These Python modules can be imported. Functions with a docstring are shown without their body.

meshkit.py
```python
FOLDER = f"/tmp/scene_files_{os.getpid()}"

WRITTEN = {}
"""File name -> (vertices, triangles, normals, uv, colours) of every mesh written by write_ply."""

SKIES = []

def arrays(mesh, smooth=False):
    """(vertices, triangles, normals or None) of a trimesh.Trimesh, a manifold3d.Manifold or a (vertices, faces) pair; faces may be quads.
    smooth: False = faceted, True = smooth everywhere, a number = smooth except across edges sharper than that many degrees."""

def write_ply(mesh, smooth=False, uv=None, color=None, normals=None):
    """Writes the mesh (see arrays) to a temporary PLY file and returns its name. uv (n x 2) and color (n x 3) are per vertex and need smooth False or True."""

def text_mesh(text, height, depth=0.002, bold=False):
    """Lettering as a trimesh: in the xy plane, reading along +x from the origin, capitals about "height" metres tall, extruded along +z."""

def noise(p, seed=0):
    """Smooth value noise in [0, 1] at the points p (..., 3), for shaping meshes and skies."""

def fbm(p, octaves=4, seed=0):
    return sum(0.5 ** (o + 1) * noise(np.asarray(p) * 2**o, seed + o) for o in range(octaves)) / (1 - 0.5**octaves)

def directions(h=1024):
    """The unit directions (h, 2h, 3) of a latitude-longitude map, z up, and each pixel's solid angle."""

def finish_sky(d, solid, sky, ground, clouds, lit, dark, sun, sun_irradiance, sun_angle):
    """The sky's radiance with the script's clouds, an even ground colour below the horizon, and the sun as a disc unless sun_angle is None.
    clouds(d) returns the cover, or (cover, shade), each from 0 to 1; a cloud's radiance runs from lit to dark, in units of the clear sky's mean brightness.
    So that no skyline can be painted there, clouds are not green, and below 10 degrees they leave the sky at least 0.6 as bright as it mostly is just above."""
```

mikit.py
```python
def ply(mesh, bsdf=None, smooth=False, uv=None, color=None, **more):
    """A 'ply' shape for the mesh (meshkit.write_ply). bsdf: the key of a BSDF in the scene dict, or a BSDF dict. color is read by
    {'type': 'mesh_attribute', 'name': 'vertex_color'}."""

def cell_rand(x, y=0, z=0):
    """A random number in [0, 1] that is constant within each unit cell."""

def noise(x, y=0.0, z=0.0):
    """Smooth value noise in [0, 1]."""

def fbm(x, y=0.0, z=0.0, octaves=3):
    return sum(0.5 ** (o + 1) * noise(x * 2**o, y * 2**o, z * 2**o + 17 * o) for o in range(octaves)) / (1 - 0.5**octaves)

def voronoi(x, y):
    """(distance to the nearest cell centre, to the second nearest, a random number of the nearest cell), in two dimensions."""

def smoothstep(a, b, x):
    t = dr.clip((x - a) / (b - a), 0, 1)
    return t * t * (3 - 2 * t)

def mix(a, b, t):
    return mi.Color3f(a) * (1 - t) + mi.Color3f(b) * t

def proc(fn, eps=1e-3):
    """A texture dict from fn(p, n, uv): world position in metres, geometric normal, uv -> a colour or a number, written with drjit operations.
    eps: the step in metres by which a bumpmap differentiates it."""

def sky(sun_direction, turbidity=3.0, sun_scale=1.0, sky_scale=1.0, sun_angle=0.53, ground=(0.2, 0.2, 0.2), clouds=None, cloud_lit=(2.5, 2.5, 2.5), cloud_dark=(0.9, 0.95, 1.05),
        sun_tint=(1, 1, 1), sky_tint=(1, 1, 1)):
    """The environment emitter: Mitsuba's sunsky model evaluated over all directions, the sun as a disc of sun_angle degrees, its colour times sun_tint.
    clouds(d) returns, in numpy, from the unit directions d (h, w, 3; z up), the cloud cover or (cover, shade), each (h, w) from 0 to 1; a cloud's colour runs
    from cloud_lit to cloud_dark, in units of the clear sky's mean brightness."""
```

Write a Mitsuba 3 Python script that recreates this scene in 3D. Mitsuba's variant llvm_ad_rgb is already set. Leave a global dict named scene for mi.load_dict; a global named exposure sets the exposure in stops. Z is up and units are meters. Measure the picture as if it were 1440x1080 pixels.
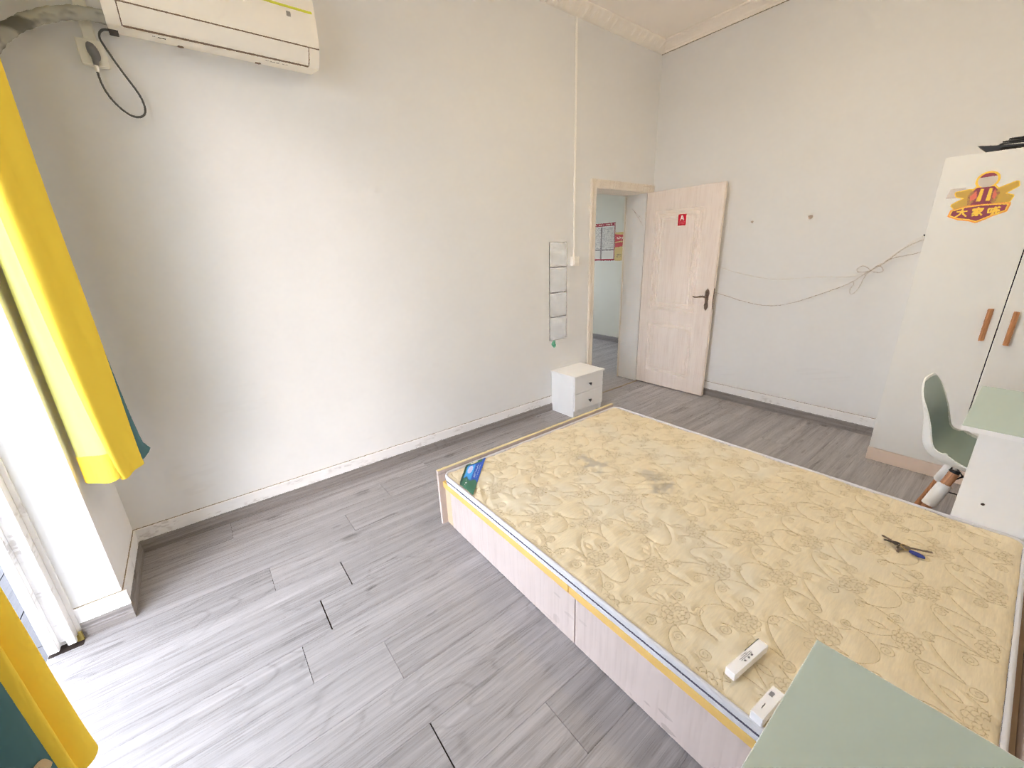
import math
import numpy as np
import trimesh
import mitsuba as mi
import drjit as dr
import mikit
import meshkit
from scipy.interpolate import CubicSpline
from shapely.geometry import Polygon, LineString, Point, box as sbox
from shapely.ops import unary_union

T4 = mi.ScalarTransform4f
scene, labels = {'type': 'scene'}, {}

# ------------------------------------------------------------------ camera, sky, fill lamp, exposure
CAM = np.array([0.51363, -2.71315, 1.49547])
FW = np.array([0.57942, 0.75346, -0.31075])
UP = np.array([0.21806, 0.22407, 0.94987])
scene['camera'] = {'type': 'perspective', 'fov_axis': 'x', 'fov': math.degrees(2 * math.atan(720 / 568.0)),
                   'near_clip': 0.02, 'far_clip': 200.0,
                   'to_world': T4().look_at(origin=CAM.tolist(), target=(CAM + FW).tolist(), up=UP.tolist())}
exposure = 5.03
SUN_EL, SUN_AZ = math.radians(18.0), math.radians(46.0)      # a sun behind thin overcast: a broad, soft disc
SUN = (-math.cos(SUN_EL) * math.sin(SUN_AZ), -math.cos(SUN_EL) * math.cos(SUN_AZ), math.sin(SUN_EL))
scene['sky'] = mikit.sky(SUN, turbidity=5.0, sun_scale=0.030, sky_scale=1.0, sun_angle=13.0, ground=(0.35, 0.34, 0.33), sun_tint=(0.85, 1.0, 1.7),
                         clouds=lambda d: np.full(d.shape[:2], 0.95), cloud_lit=(2.55, 2.80, 3.25))
FILL_POWER = 1.62

# ------------------------------------------------------------------ helpers
def S(r, g, b):
    c = np.array([r, g, b]) / 255.0
    return [float(v) for v in np.where(c <= 0.04045, c / 12.92, ((c + 0.055) / 1.055) ** 2.4)]


def rgb(c):
    return {'type': 'rgb', 'value': [float(v) for v in c]}


def mat(name, color, rough=0.6, spec=0.4, two=True, **more):
    b = {'type': 'principled', 'base_color': color if isinstance(color, dict) else rgb(color), 'roughness': rough, 'specular': spec, **more}
    scene[name] = {'type': 'twosided', 'b': b} if two else b
    return name


COUNT = {}
def unique(key):
    n = COUNT.get(key, 0)
    COUNT[key] = n + 1
    return key if n == 0 else f'{key}_{n:03d}'


def add(key, mesh, bsdf, smooth=False, label=None, **more):
    key = unique(key)
    scene[key] = mikit.ply(mesh, bsdf, smooth=smooth, **more)
    if label:
        labels[key] = {'label': label}
    return key


def thing(name, label, cat=None, group=None, kind=None):
    key = unique(name)
    d = {'label': label}
    if cat: d['category'] = cat
    if group: d['group'] = group
    if kind: d['kind'] = kind
    labels[key] = d
    return key


def part(root, name, mesh, bsdf, smooth=False, label=None, **more):
    return add(f'{root}__{name}', mesh, bsdf, smooth, label, **more)


def bx(x0, x1, y0, y1, z0, z1, b=0.0):
    lo, hi = np.minimum([x0, y0, z0], [x1, y1, z1]), np.maximum([x0, y0, z0], [x1, y1, z1])
    c, h = (lo + hi) / 2, (hi - lo) / 2
    if b <= 0:
        m = trimesh.creation.box(extents=2 * h)
    else:
        b = min(b, h.min() * 0.9)
        p = []
        for sx in (-1, 1):
            for sy in (-1, 1):
                for sz in (-1, 1):
                    s = np.array([sx, sy, sz])
                    for k in range(3):
                        q = h - b
                        q = q.copy()
                        q[k] = h[k]
                        p.append(s * q)
        m = trimesh.convex.convex_hull(np.array(p))
    m.apply_translation(c)
    return m


def cat(*ms):
    return trimesh.util.concatenate(list(ms))


def extr(poly, depth):
    polys = getattr(poly, 'geoms', [poly])
    return cat(*[trimesh.creation.extrude_polygon(g, depth, engine='earcut') for g in polys])


def place(mesh, ex, ey, ez, o):
    M = np.eye(4)
    M[:3, 0], M[:3, 1], M[:3, 2], M[:3, 3] = ex, ey, ez, o
    m = mesh.copy()
    m.apply_transform(M)
    if np.linalg.det(M[:3, :3]) < 0:
        m.invert()
    return m


def on_back(poly, depth, y=0.0):          # polygon in (x, z) on the back wall, standing out into the room
    return place(extr(poly, depth), (1, 0, 0), (0, 0, 1), (0, -1, 0), (0, y, 0))


def on_right(poly, depth, x):             # polygon in (y, z) facing -x, standing out into the room
    return place(extr(poly, depth), (0, 1, 0), (0, 0, 1), (-1, 0, 0), (x, 0, 0))


def on_top(poly, depth, z):               # polygon in (x, y) rising from z
    return place(extr(poly, depth), (1, 0, 0), (0, 1, 0), (0, 0, 1), (0, 0, z))


def prism(profile, axis, a0, a1):
    """profile: 2D points; axis 'x': points are (y, z); axis 'y': points are (x, z); axis 'z': points are (x, y)"""
    m = extr(Polygon(profile), abs(a1 - a0))
    a = min(a0, a1)
    if axis == 'x': return place(m, (0, 1, 0), (0, 0, 1), (1, 0, 0), (a, 0, 0))
    if axis == 'y': return place(m, (1, 0, 0), (0, 0, 1), (0, 1, 0), (0, a, 0))
    return place(m, (1, 0, 0), (0, 1, 0), (0, 0, 1), (0, 0, a))


def spline(pts, n):
    p = np.asarray(pts, float)
    t = np.r_[0, np.cumsum(np.linalg.norm(np.diff(p, axis=0), axis=1))]
    return CubicSpline(t, p)(np.linspace(0, t[-1], n))


def tube(points, r, sides=10, caps=True):
    p = np.asarray(points, float)
    n = len(p)
    r = np.broadcast_to(r, (n,))
    t = np.gradient(p, axis=0)
    t /= np.linalg.norm(t, axis=1, keepdims=True) + 1e-12
    a = np.zeros_like(p)
    ref = np.array([0, 0, 1.0]) if abs(t[0, 2]) < 0.9 else np.array([1.0, 0, 0])
    a[0] = np.cross(t[0], ref)
    a[0] /= np.linalg.norm(a[0])
    for i in range(1, n):
        q = a[i - 1] - t[i] * (a[i - 1] @ t[i])
        a[i] = q / (np.linalg.norm(q) + 1e-12)
    b = np.cross(t, a)
    ang = np.arange(sides) * 2 * np.pi / sides
    v = (p[:, None] + r[:, None, None] * (np.cos(ang)[None, :, None] * a[:, None] + np.sin(ang)[None, :, None] * b[:, None])).reshape(-1, 3)
    i, j = np.meshgrid(np.arange(n - 1), np.arange(sides), indexing='ij')
    q = np.stack([i * sides + j, i * sides + (j + 1) % sides, (i + 1) * sides + (j + 1) % sides, (i + 1) * sides + j], -1).reshape(-1, 4)
    f = np.vstack([q[:, [0, 1, 2]], q[:, [0, 2, 3]]])
    if caps:
        v = np.vstack([v, p[0], p[-1]])
        k0, k1 = n * sides, n * sides + 1
        j = np.arange(sides)
        f = np.vstack([f, np.c_[np.full(sides, k0), (j + 1) % sides, j], np.c_[np.full(sides, k1), (n - 1) * sides + j, (n - 1) * sides + (j + 1) % sides]])
    return trimesh.Trimesh(v, f, process=False)


def rod(a, b, r0, r1=None, sides=12):
    return tube([a, b], [r0, r0 if r1 is None else r1], sides)


def grid_mesh(V, close=False):
    n, m = V.shape[:2]
    i, j = np.meshgrid(np.arange(n - 1), np.arange(m if close else m - 1), indexing='ij')
    k = (j + 1) % m
    q = np.stack([i * m + j, i * m + k, (i + 1) * m + k, (i + 1) * m + j], -1).reshape(-1, 4)
    return trimesh.Trimesh(V.reshape(-1, 3), np.vstack([q[:, [0, 1, 2]], q[:, [0, 2, 3]]]), process=False)


def rrect(x0, x1, y0, y1, r, n=8):
    return sbox(x0 + r, y0 + r, x1 - r, y1 - r).buffer(r, quad_segs=n)


# ------------------------------------------------------------------ materials
noise, fbm, smoothstep, mix, cell_rand = mikit.noise, mikit.fbm, mikit.smoothstep, mikit.mix, mikit.cell_rand


def wall_fn(p, n, uv):
    v = fbm(p.x * 0.9 + p.y * 0.7, p.z * 0.9, 3.0) - 0.5
    fine = noise(p.x * 45 + p.y * 40, p.z * 45) - 0.5
    scuff = smoothstep(0.78, 0.86, noise(p.x * 3.1 + p.y * 2.3, p.z * 7.0, 9.0)) * smoothstep(1.3, 0.2, p.z) * smoothstep(0.55, 0.8, noise(p.x * 16, p.z * 60 + p.y * 18, 4.0))
    c = mi.Color3f(0.745, 0.74, 0.725) * (1 + 0.035 * v + 0.012 * fine)
    return mix(c, mi.Color3f(0.62, 0.59, 0.55), 0.16 * scuff)


mat('wall_paint', mikit.proc(wall_fn), 0.75, 0.25)
mat('render_grey', S(150, 148, 142), 0.85, 0.2)
mat('ceiling_paint', S(240, 232, 222), 0.85, 0.2)


def trim_fn(p, n, uv):
    s = smoothstep(0.62, 0.8, noise(p.x * 9 + p.y * 11, p.z * 24, 2.0)) * smoothstep(0.4, 0.8, noise(p.x * 60 + p.y * 50, p.z * 120, 5.0))
    return mix(mi.Color3f(0.80, 0.79, 0.78), mi.Color3f(0.45, 0.41, 0.38), 0.45 * s)


mat('trim_paint', mikit.proc(trim_fn), 0.5, 0.4)
mat('caulk', S(150, 132, 112), 0.9, 0.1)


def vinyl(u, v, base, dark, amount):
    warp = fbm(u * 1.6, v * 9.0, 7.0)
    field = fbm(u * 0.75 + 3.0, v * 4.6 + 11.0, 1.0) * 1.0 + 0.05 * warp
    ph = field * 16.0
    ring = dr.abs(ph - dr.floor(ph) - 0.5) * 2.0
    ring = smoothstep(0.72, 1.0, ring) * smoothstep(0.42, 0.62, noise(u * 1.3, v * 3.5, 21.0))
    streak = fbm(u * 5.0, v * 170.0, 3.0)
    long = fbm(u * 0.8, v * 34.0, 5.0)
    pores = smoothstep(0.62, 0.8, noise(u * 14.0, v * 420.0, 8.0))
    knot = smoothstep(0.88, 0.97, noise(u * 5.3, v * 26.0, 31.0))
    t = 0.45 * (streak - 0.42) + 0.60 * (long - 0.45) + 0.17 * ring + 0.16 * pores + 0.30 * knot
    return mix(base, dark, dr.clip(0.30 + amount * t, 0, 1))


def floor_fn(p, n, uv):
    tone = cell_rand(dr.floor(uv.x * 0.1), dr.floor(uv.y * 0.1), 3.0) - 0.5
    c = vinyl(uv.x, uv.y, mi.Color3f(0.44, 0.415, 0.415), mi.Color3f(0.13, 0.117, 0.112), 0.85)
    return c * (1 + 0.16 * tone)


mat('floor_vinyl', mikit.proc(floor_fn), 0.45, 0.3)


def skirting_fn(p, n, uv):
    return vinyl(p.x + p.y * 1.3, p.z * 1.5 + 5.3, mi.Color3f(0.33, 0.30, 0.285), mi.Color3f(0.09, 0.08, 0.075), 0.9)


mat('skirting_vinyl', mikit.proc(skirting_fn), 0.45, 0.4)
mat('subfloor', S(52, 44, 36), 0.9, 0.1)


def pale_wood(p, base, dark, along_z):
    a = fbm(p.x * 55 + p.y * 55, p.z * 3.0, 2.0) if along_z else fbm(p.x * 55, p.y * 3.0, p.z * 70)
    b = smoothstep(0.55, 0.8, noise(p.x * 130 + p.y * 130, p.z * 9.0, 4.0)) if along_z else smoothstep(0.55, 0.8, noise(p.x * 130, p.y * 8.0, p.z * 160))
    return mix(base, dark, dr.clip(0.75 * (a - 0.38) + 0.22 * b, 0, 1))


def door_fn(p, n, uv):
    return pale_wood(p, mi.Color3f(0.86, 0.76, 0.69), mi.Color3f(0.74, 0.615, 0.545), True)


mat('door_wood', mikit.proc(door_fn), 0.5, 0.35)


def casing_fn(p, n, uv):
    return pale_wood(p, mi.Color3f(0.80, 0.73, 0.64), mi.Color3f(0.58, 0.50, 0.41), True)


mat('casing_wood', mikit.proc(casing_fn), 0.5, 0.35)


def bed_fn(p, n, uv):
    c = pale_wood(p, mi.Color3f(0.60, 0.505, 0.465), mi.Color3f(0.50, 0.41, 0.37), True)
    chip = smoothstep(0.83, 0.87, noise(p.y * 14, p.z * 40, 12.0)) * smoothstep(0.6, 0.75, noise(p.y * 4, p.z * 6, 2.0))
    return mix(c, mi.Color3f(0.30, 0.24, 0.20), 0.4 * chip)


mat('bed_wood', mikit.proc(bed_fn), 0.5, 0.35)
mat('bed_edge', S(222, 184, 110), 0.55, 0.3)
mat('bed_top_edge', S(214, 196, 150), 0.55, 0.3)
mat('bed_inner', S(206, 182, 152), 0.6, 0.3)


def mattress_fn(p, n, uv):
    weave = noise(p.x * 60, p.y * 420, 1.0) - 0.5
    weave2 = noise(p.x * 14, p.y * 150, 6.0) - 0.5
    c = mi.Color3f(0.70, 0.60, 0.42) * (1 + 0.10 * weave + 0.10 * weave2)
    blot = smoothstep(0.55, 0.75, fbm(p.x * 3.2, p.y * 3.2, 4.0))
    c = mix(c, mi.Color3f(0.66, 0.61, 0.49), 0.5 * blot)

    def stain(x, y, rx, ry):
        d = dr.square((p.x - x) / rx) + dr.square((p.y - y) / ry)
        return smoothstep(1.3, 0.0, d) * smoothstep(0.35, 0.75, fbm(p.x * 16, p.y * 22, 3.0))
    s = stain(2.115, -1.39, 0.10, 0.16) + stain(2.175, -1.74, 0.10, 0.09) + 0.6 * stain(2.25, -1.64, 0.06, 0.16)
    return mix(c, mi.Color3f(0.30, 0.28, 0.25), dr.clip(0.75 * s, 0, 0.6))


mat('mattress_fabric', mikit.proc(mattress_fn), 0.75, 0.2, sheen=0.3)
mat('stitch_thread', S(166, 146, 104), 0.8, 0.2)
mat('white_tape', S(206, 205, 208), 0.7, 0.2)
mat('dark_mesh', S(98, 94, 108), 0.8, 0.2)
mat('white_melamine', S(236, 236, 235), 0.42, 0.45)
mat('white_edge', S(240, 240, 240), 0.35, 0.5)
mat('mint_top', S(176, 193, 187), 0.42, 0.4)
mat('wardrobe_door', S(228, 226, 220), 0.4, 0.45)
mat('gap_dark', S(30, 30, 58), 0.7, 0.2)
mat('plinth_wood', S(230, 210, 194), 0.5, 0.3)


def handle_fn(p, n, uv):
    return mix(S(196, 140, 96), S(150, 98, 60), dr.clip(fbm(p.y * 160, p.z * 12, 2.0) * 1.2 - 0.2, 0, 1))


mat('handle_wood', mikit.proc(handle_fn), 0.5, 0.35)


def leg_fn(p, n, uv):
    return mix(S(206, 150, 108), S(160, 104, 66), dr.clip(fbm(p.x * 150 + p.y * 150, p.z * 14, 2.0) * 1.2 - 0.2, 0, 1))


mat('leg_wood', mikit.proc(leg_fn), 0.5, 0.35)
mat('shell_white', S(238, 240, 236), 0.35, 0.5)
mat('shell_mint', S(168, 184, 176), 0.45, 0.4)
mat('black_metal', S(28, 28, 30), 0.4, 0.5)
mat('black_plastic', S(26, 27, 30), 0.45, 0.5)
mat('knob_dark', S(40, 38, 40), 0.35, 0.5)
mat('ac_white', S(240, 232, 216), 0.35, 0.5)
mat('ac_line', S(128, 108, 88), 0.6, 0.3)
mat('ac_grey', S(150, 144, 134), 0.5, 0.4)
mat('ac_chrome_reflection', S(226, 226, 90), 0.18, 0.6, metallic=0.6)  # lime base colour holds the yellow curtain reflected in the chrome
mat('plastic_cream', S(232, 228, 214), 0.4, 0.45)
mat('plastic_white', S(244, 240, 232), 0.4, 0.45)
mat('grey_rubber', S(116, 114, 112), 0.55, 0.4)
mat('dark_cable', S(84, 84, 80), 0.5, 0.4)


def hose_fn(p, n, uv):
    return mix(S(176, 174, 162), S(118, 116, 106), smoothstep(0.4, 0.7, fbm(p.x * 16, p.y * 20, p.z * 24)))


mat('hose_wrap', mikit.proc(hose_fn), 0.75, 0.2)
scene['mirror'] = {'type': 'twosided', 'b': {'type': 'roughconductor', 'material': 'none', 'alpha': 0.03, 'specular_reflectance': rgb((0.95, 0.95, 0.945))}}
mat('mirror_edge', S(96, 96, 92), 0.4, 0.5)
mat('green_sticker', S(120, 190, 160), 0.6, 0.3)
mat('green_dark', S(70, 150, 120), 0.6, 0.3)
mat('sign_red', S(196, 28, 48), 0.45, 0.4)
mat('sign_white', S(245, 236, 232), 0.5, 0.4)
mat('sign_pink', S(226, 96, 110), 0.5, 0.4)
mat('antique_metal', S(120, 104, 92), 0.35, 0.5, metallic=0.75)
mat('dark_metal', S(60, 52, 46), 0.4, 0.5, metallic=0.5)
mat('cord', S(176, 158, 138), 0.8, 0.2)
mat('cord_pale', S(226, 218, 206), 0.8, 0.2)
mat('spot_grey', S(176, 160, 146), 0.8, 0.2)
mat('frame_paint', mikit.proc(trim_fn), 0.45, 0.45)
mat('dirt_and_shade', S(58, 50, 46), 0.9, 0.1)
mat('foam_yellow', S(140, 124, 70), 0.9, 0.1)


def tile_fn(p, n, uv):
    return vinyl(uv.x, uv.y, mi.Color3f(0.075, 0.068, 0.072), mi.Color3f(0.03, 0.027, 0.03), 0.9)


mat('balcony_tile', mikit.proc(tile_fn), 0.5, 0.4)
for nm, c, tr in (('curtain_yellow', S(247, 218, 84), 0.16), ('curtain_backlit', S(222, 222, 140), 0.36), ('curtain_teal', S(84, 120, 126), 0.2)):  # the lime one is yellow cloth with backlight put into its colour
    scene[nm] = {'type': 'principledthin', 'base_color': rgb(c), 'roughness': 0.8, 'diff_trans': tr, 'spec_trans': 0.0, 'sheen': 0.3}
mat('leaf_print', S(196, 176, 140), 0.8, 0.2)
mat('paper_white', S(240, 240, 242), 0.5, 0.4)
mat('print_dark', S(70, 68, 74), 0.6, 0.3)
mat('print_grey', S(140, 140, 146), 0.6, 0.3)
mat('tag_blue', S(28, 44, 130), 0.35, 0.5)
mat('brass', S(190, 160, 90), 0.35, 0.5, metallic=0.8)
mat('key_steel', S(120, 106, 94), 0.35, 0.5, metallic=0.8)
mat('gold', S(250, 206, 70), 0.45, 0.5)
mat('gold_deep', S(206, 166, 66), 0.45, 0.5)
mat('orange_rim', S(244, 150, 70), 0.45, 0.5)
mat('plum', S(150, 66, 84), 0.5, 0.4)
mat('rose', S(226, 120, 100), 0.5, 0.4)
mat('tape_clear', S(206, 192, 178), 0.3, 0.5)
mat('hall_paint', S(214, 212, 198), 0.8, 0.2)


def poster_fn(p, n, uv):
    u, v = uv.x, uv.y
    head = smoothstep(0.915, 0.925, v)
    frame = 1 - smoothstep(0.02, 0.03, u) * smoothstep(0.98, 0.97, u)
    foot = smoothstep(0.05, 0.045, v)
    bar = smoothstep(0.27, 0.275, v) * smoothstep(0.31, 0.305, v)
    col = smoothstep(0.46, 0.465, u) * smoothstep(0.52, 0.515, u)
    row = dr.abs(v * 34 - dr.floor(v * 34) - 0.5)
    ink = smoothstep(0.28, 0.2, row) * smoothstep(0.35, 0.5, noise(u * 60, dr.floor(v * 34) * 3.7, 2.0)) * smoothstep(0.31, 0.33, v) * smoothstep(0.9, 0.88, v)
    c = mi.Color3f(0.62, 0.58, 0.50)
    c = mix(c, mi.Color3f(0.16, 0.14, 0.13), 0.7 * ink)
    c = mix(c, mi.Color3f(0.14, 0.10, 0.09), 0.8 * dr.maximum(bar, col * smoothstep(0.9, 0.89, v)))
    title = smoothstep(0.945, 0.95, v) * smoothstep(0.975, 0.97, v) * smoothstep(0.5, 0.55, noise(u * 40, 2.0, 1.0))
    c = mix(c, mi.Color3f(0.33, 0.03, 0.04), dr.maximum(dr.maximum(head, frame * 0.8), foot))
    return mix(c, mi.Color3f(0.75, 0.65, 0.5), title)


def poster2_fn(p, n, uv):
    u, v = uv.x, uv.y
    red, yel = mi.Color3f(0.50, 0.05, 0.05), mi.Color3f(0.62, 0.46, 0.18)
    edge = 0.46 + 0.05 * u
    c = mix(yel, red, smoothstep(edge, edge + 0.02, v))
    swoop = smoothstep(0.030, 0.012, dr.abs(v - 0.64 - 0.03 * dr.sin(u * 3.0)))
    top = smoothstep(0.93, 0.95, v + 0.05 * u)
    txt = smoothstep(0.05, 0.03, dr.abs(v - 0.80)) * smoothstep(0.45, 0.6, noise(u * 14, v * 30, 3.0)) * smoothstep(0.15, 0.2, u)
    txt2 = smoothstep(0.03, 0.02, dr.abs(v - 0.72)) * smoothstep(0.4, 0.6, noise(u * 16, v * 30, 5.0)) * smoothstep(0.4, 0.45, u)
    blk = smoothstep(0.06, 0.05, dr.abs(v - 0.17)) * smoothstep(0.24, 0.2, dr.abs(u - 0.45)) * smoothstep(0.3, 0.5, noise(u * 8, v * 34, 7.0))
    c = mix(c, yel, dr.maximum(swoop, top))
    c = mix(c, mi.Color3f(0.85, 0.75, 0.6), dr.maximum(txt, txt2))
    return mix(c, mi.Color3f(0.18, 0.12, 0.08), 0.8 * blk)


mat('poster_print', mikit.proc(poster_fn), 0.5, 0.3)
mat('poster_print_two', mikit.proc(poster2_fn), 0.5, 0.3)


def patch_fn(p, n, uv):
    u, v = uv.x, uv.y      # u along the length (0 near the window side), v across (0 towards the bed corner)
    green, dkgreen = mi.Color3f(0.05, 0.16, 0.10), mi.Color3f(0.03, 0.08, 0.06)
    blue, sky = mi.Color3f(0.03, 0.09, 0.42), mi.Color3f(0.07, 0.35, 0.75)
    ed = 0.34 + 0.12 * (noise(v * 7, 3.0) - 0.5)
    c = mix(green, blue, smoothstep(ed - 0.03, ed + 0.03, u))
    c = mix(c, sky, smoothstep(ed, ed + 0.04, u) * smoothstep(0.62, 0.5, v) * smoothstep(0.86, 0.78, u))
    el = dr.square((u - 0.66) / 0.15) + dr.square((v - 0.34) / 0.14)
    c = mix(c, mi.Color3f(0.55, 0.58, 0.85), smoothstep(1.1, 0.8, el))
    top = smoothstep(0.84, 0.88, u)
    c = mix(c, green, top * smoothstep(0.9, 0.8, v))
    el2 = dr.square((u - 0.93) / 0.05) + dr.square((v - 0.42) / 0.2)
    c = mix(c, mi.Color3f(0.62, 0.58, 0.45), smoothstep(1.1, 0.7, el2))
    c = mix(c, dkgreen, smoothstep(0.14, 0.10, v))
    row = smoothstep(0.055, 0.035, dr.abs(v - 0.70)) + smoothstep(0.04, 0.025, dr.abs(v - 0.84)) * 0.6
    txt = row * smoothstep(0.38, 0.40, u) * smoothstep(0.80, 0.78, u) * smoothstep(0.42, 0.55, noise(u * 44, v * 30, 2.0))
    c = mix(c, mi.Color3f(0.35, 0.45, 0.62), 0.7 * txt)
    t2 = smoothstep(0.06, 0.04, dr.abs(v - 0.36)) * smoothstep(0.28, 0.26, u) * smoothstep(0.06, 0.08, u) * smoothstep(0.42, 0.55, noise(u * 34, v * 26, 6.0))
    return mix(c, mi.Color3f(0.80, 0.85, 0.85), 0.9 * t2)


mat('patch_print', mikit.proc(patch_fn), 0.5, 0.3)

# ------------------------------------------------------------------ the room
L, H, YF, WT = 4.5455, 3.2918, -3.8, 0.26
DX0, DX1, DZ = 3.648, 4.4414, 2.024
OY0, OY1, OZ = -0.5294, -1.86, 2.80        # balcony opening in the left wall

wb = thing('wall_back', 'white painted wall with the air conditioner and the doorway', kind='structure')
shape = sbox(-0.25, 0, 5.95, H).difference(sbox(DX0, -1, DX1, DZ))
scene[wb] = mikit.ply(on_back(shape, WT, y=WT), 'wall_paint')
wr = thing('wall_right', 'white painted wall behind the open door and the wardrobe', kind='structure')
scene[wr] = mikit.ply(bx(L, L + 0.12, YF, 0, 0, H), 'wall_paint')
wl = thing('wall_left', 'white painted wall around the balcony opening on the left', kind='structure')
shape = sbox(YF, -0.0, 0, H).difference(sbox(OY1, -1, OY0, OZ))
scene[wl] = mikit.ply(on_right(shape, 0.25, 0.0), 'wall_paint')
wf = thing('wall_front', 'white painted wall behind the viewer', kind='structure')
scene[wf] = mikit.ply(bx(-0.25, L + 0.12, YF - 0.15, YF, 0, H), 'wall_paint')
ce = thing('ceiling', 'pale plaster ceiling', kind='structure')
scene[ce] = mikit.ply(bx(-0.25, 6.1, YF - 0.15, 3.4, H, H + 0.15), 'ceiling_paint')

# floor: planks laid along x
rng = np.random.default_rng(7)
fl = thing('floor', 'grey wood-look plank floor', kind='structure')
part(fl, 'subfloor', bx(-0.25, 6.1, YF - 0.15, 3.4, -0.12, -0.006), 'subfloor')
PW, ROW0 = 0.197, -0.002
known = {0: (1.628, 0.001), 1: (1.265, 0.0012), 2: (0.969, 0.0015), 3: (1.75, 0.0012), 4: (0.825, 0.0045), 5: (0.679, 0.005), 6: (0.562, 0.0016), 7: (2.05, 0.001), 8: (1.45, 0.001), 9: (0.834, 0.0045)}
PL = 1.22


def plank(x0, x1, y0, y1):
    m = bx(x0, x1, y0, y1, -0.006, 0.0)
    v = np.array(m.vertices)
    off = rng.integers(0, 40, 2) * 10.0 + 3.0
    uv = np.c_[v[:, 0] - x0 + off[0], v[:, 1] - y0 + off[1]]
    part(fl, 'plank', m, 'floor_vinyl', uv=uv)


r = 0
y1 = 0.0
yb = ROW0
while yb > YF:
    ya = max(yb - PW, YF)
    jx, gap = known.get(r, (rng.uniform(0.2, 1.2), 0.001))
    joints = sorted([jx + k * PL for k in range(-4, 5)])
    xl = -0.256 if ya > OY1 and yb < OY0 + 0.14 else 0.0
    xs = [xl] + [j for j in joints if xl + 0.08 < j < L - 0.05] + [L]
    for a, b in zip(xs[:-1], xs[1:]):
        ga = gap if abs(a - jx) < 1e-6 else (0.0009 if a > 0 else 0.0)
        gb = 0.0004 if b < L else 0
        plank(a + ga, b - gb, ya + 0.0004, yb - 0.0004)
    yb -= PW
    r += 1
plank(DX0, DX1, ROW0, 0.06)                      # door opening
for k in range(16):                              # hall
    for j, (a, b) in enumerate(((3.2, 4.42 + 0.3 * (k % 3)), (4.42 + 0.3 * (k % 3), 5.95))):
        plank(a + 0.0006, b - 0.0006, 0.0605 + k * PW + 0.0004, 0.0605 + (k + 1) * PW - 0.0004)
tb = thing('trim_1', 'thin brownish strip across the floor under the doorway', kind='structure')
scene[tb] = mikit.ply(bx(DX0, DX1, -0.035, -0.012, 0.0, 0.003, 0.001), 'caulk')

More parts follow.
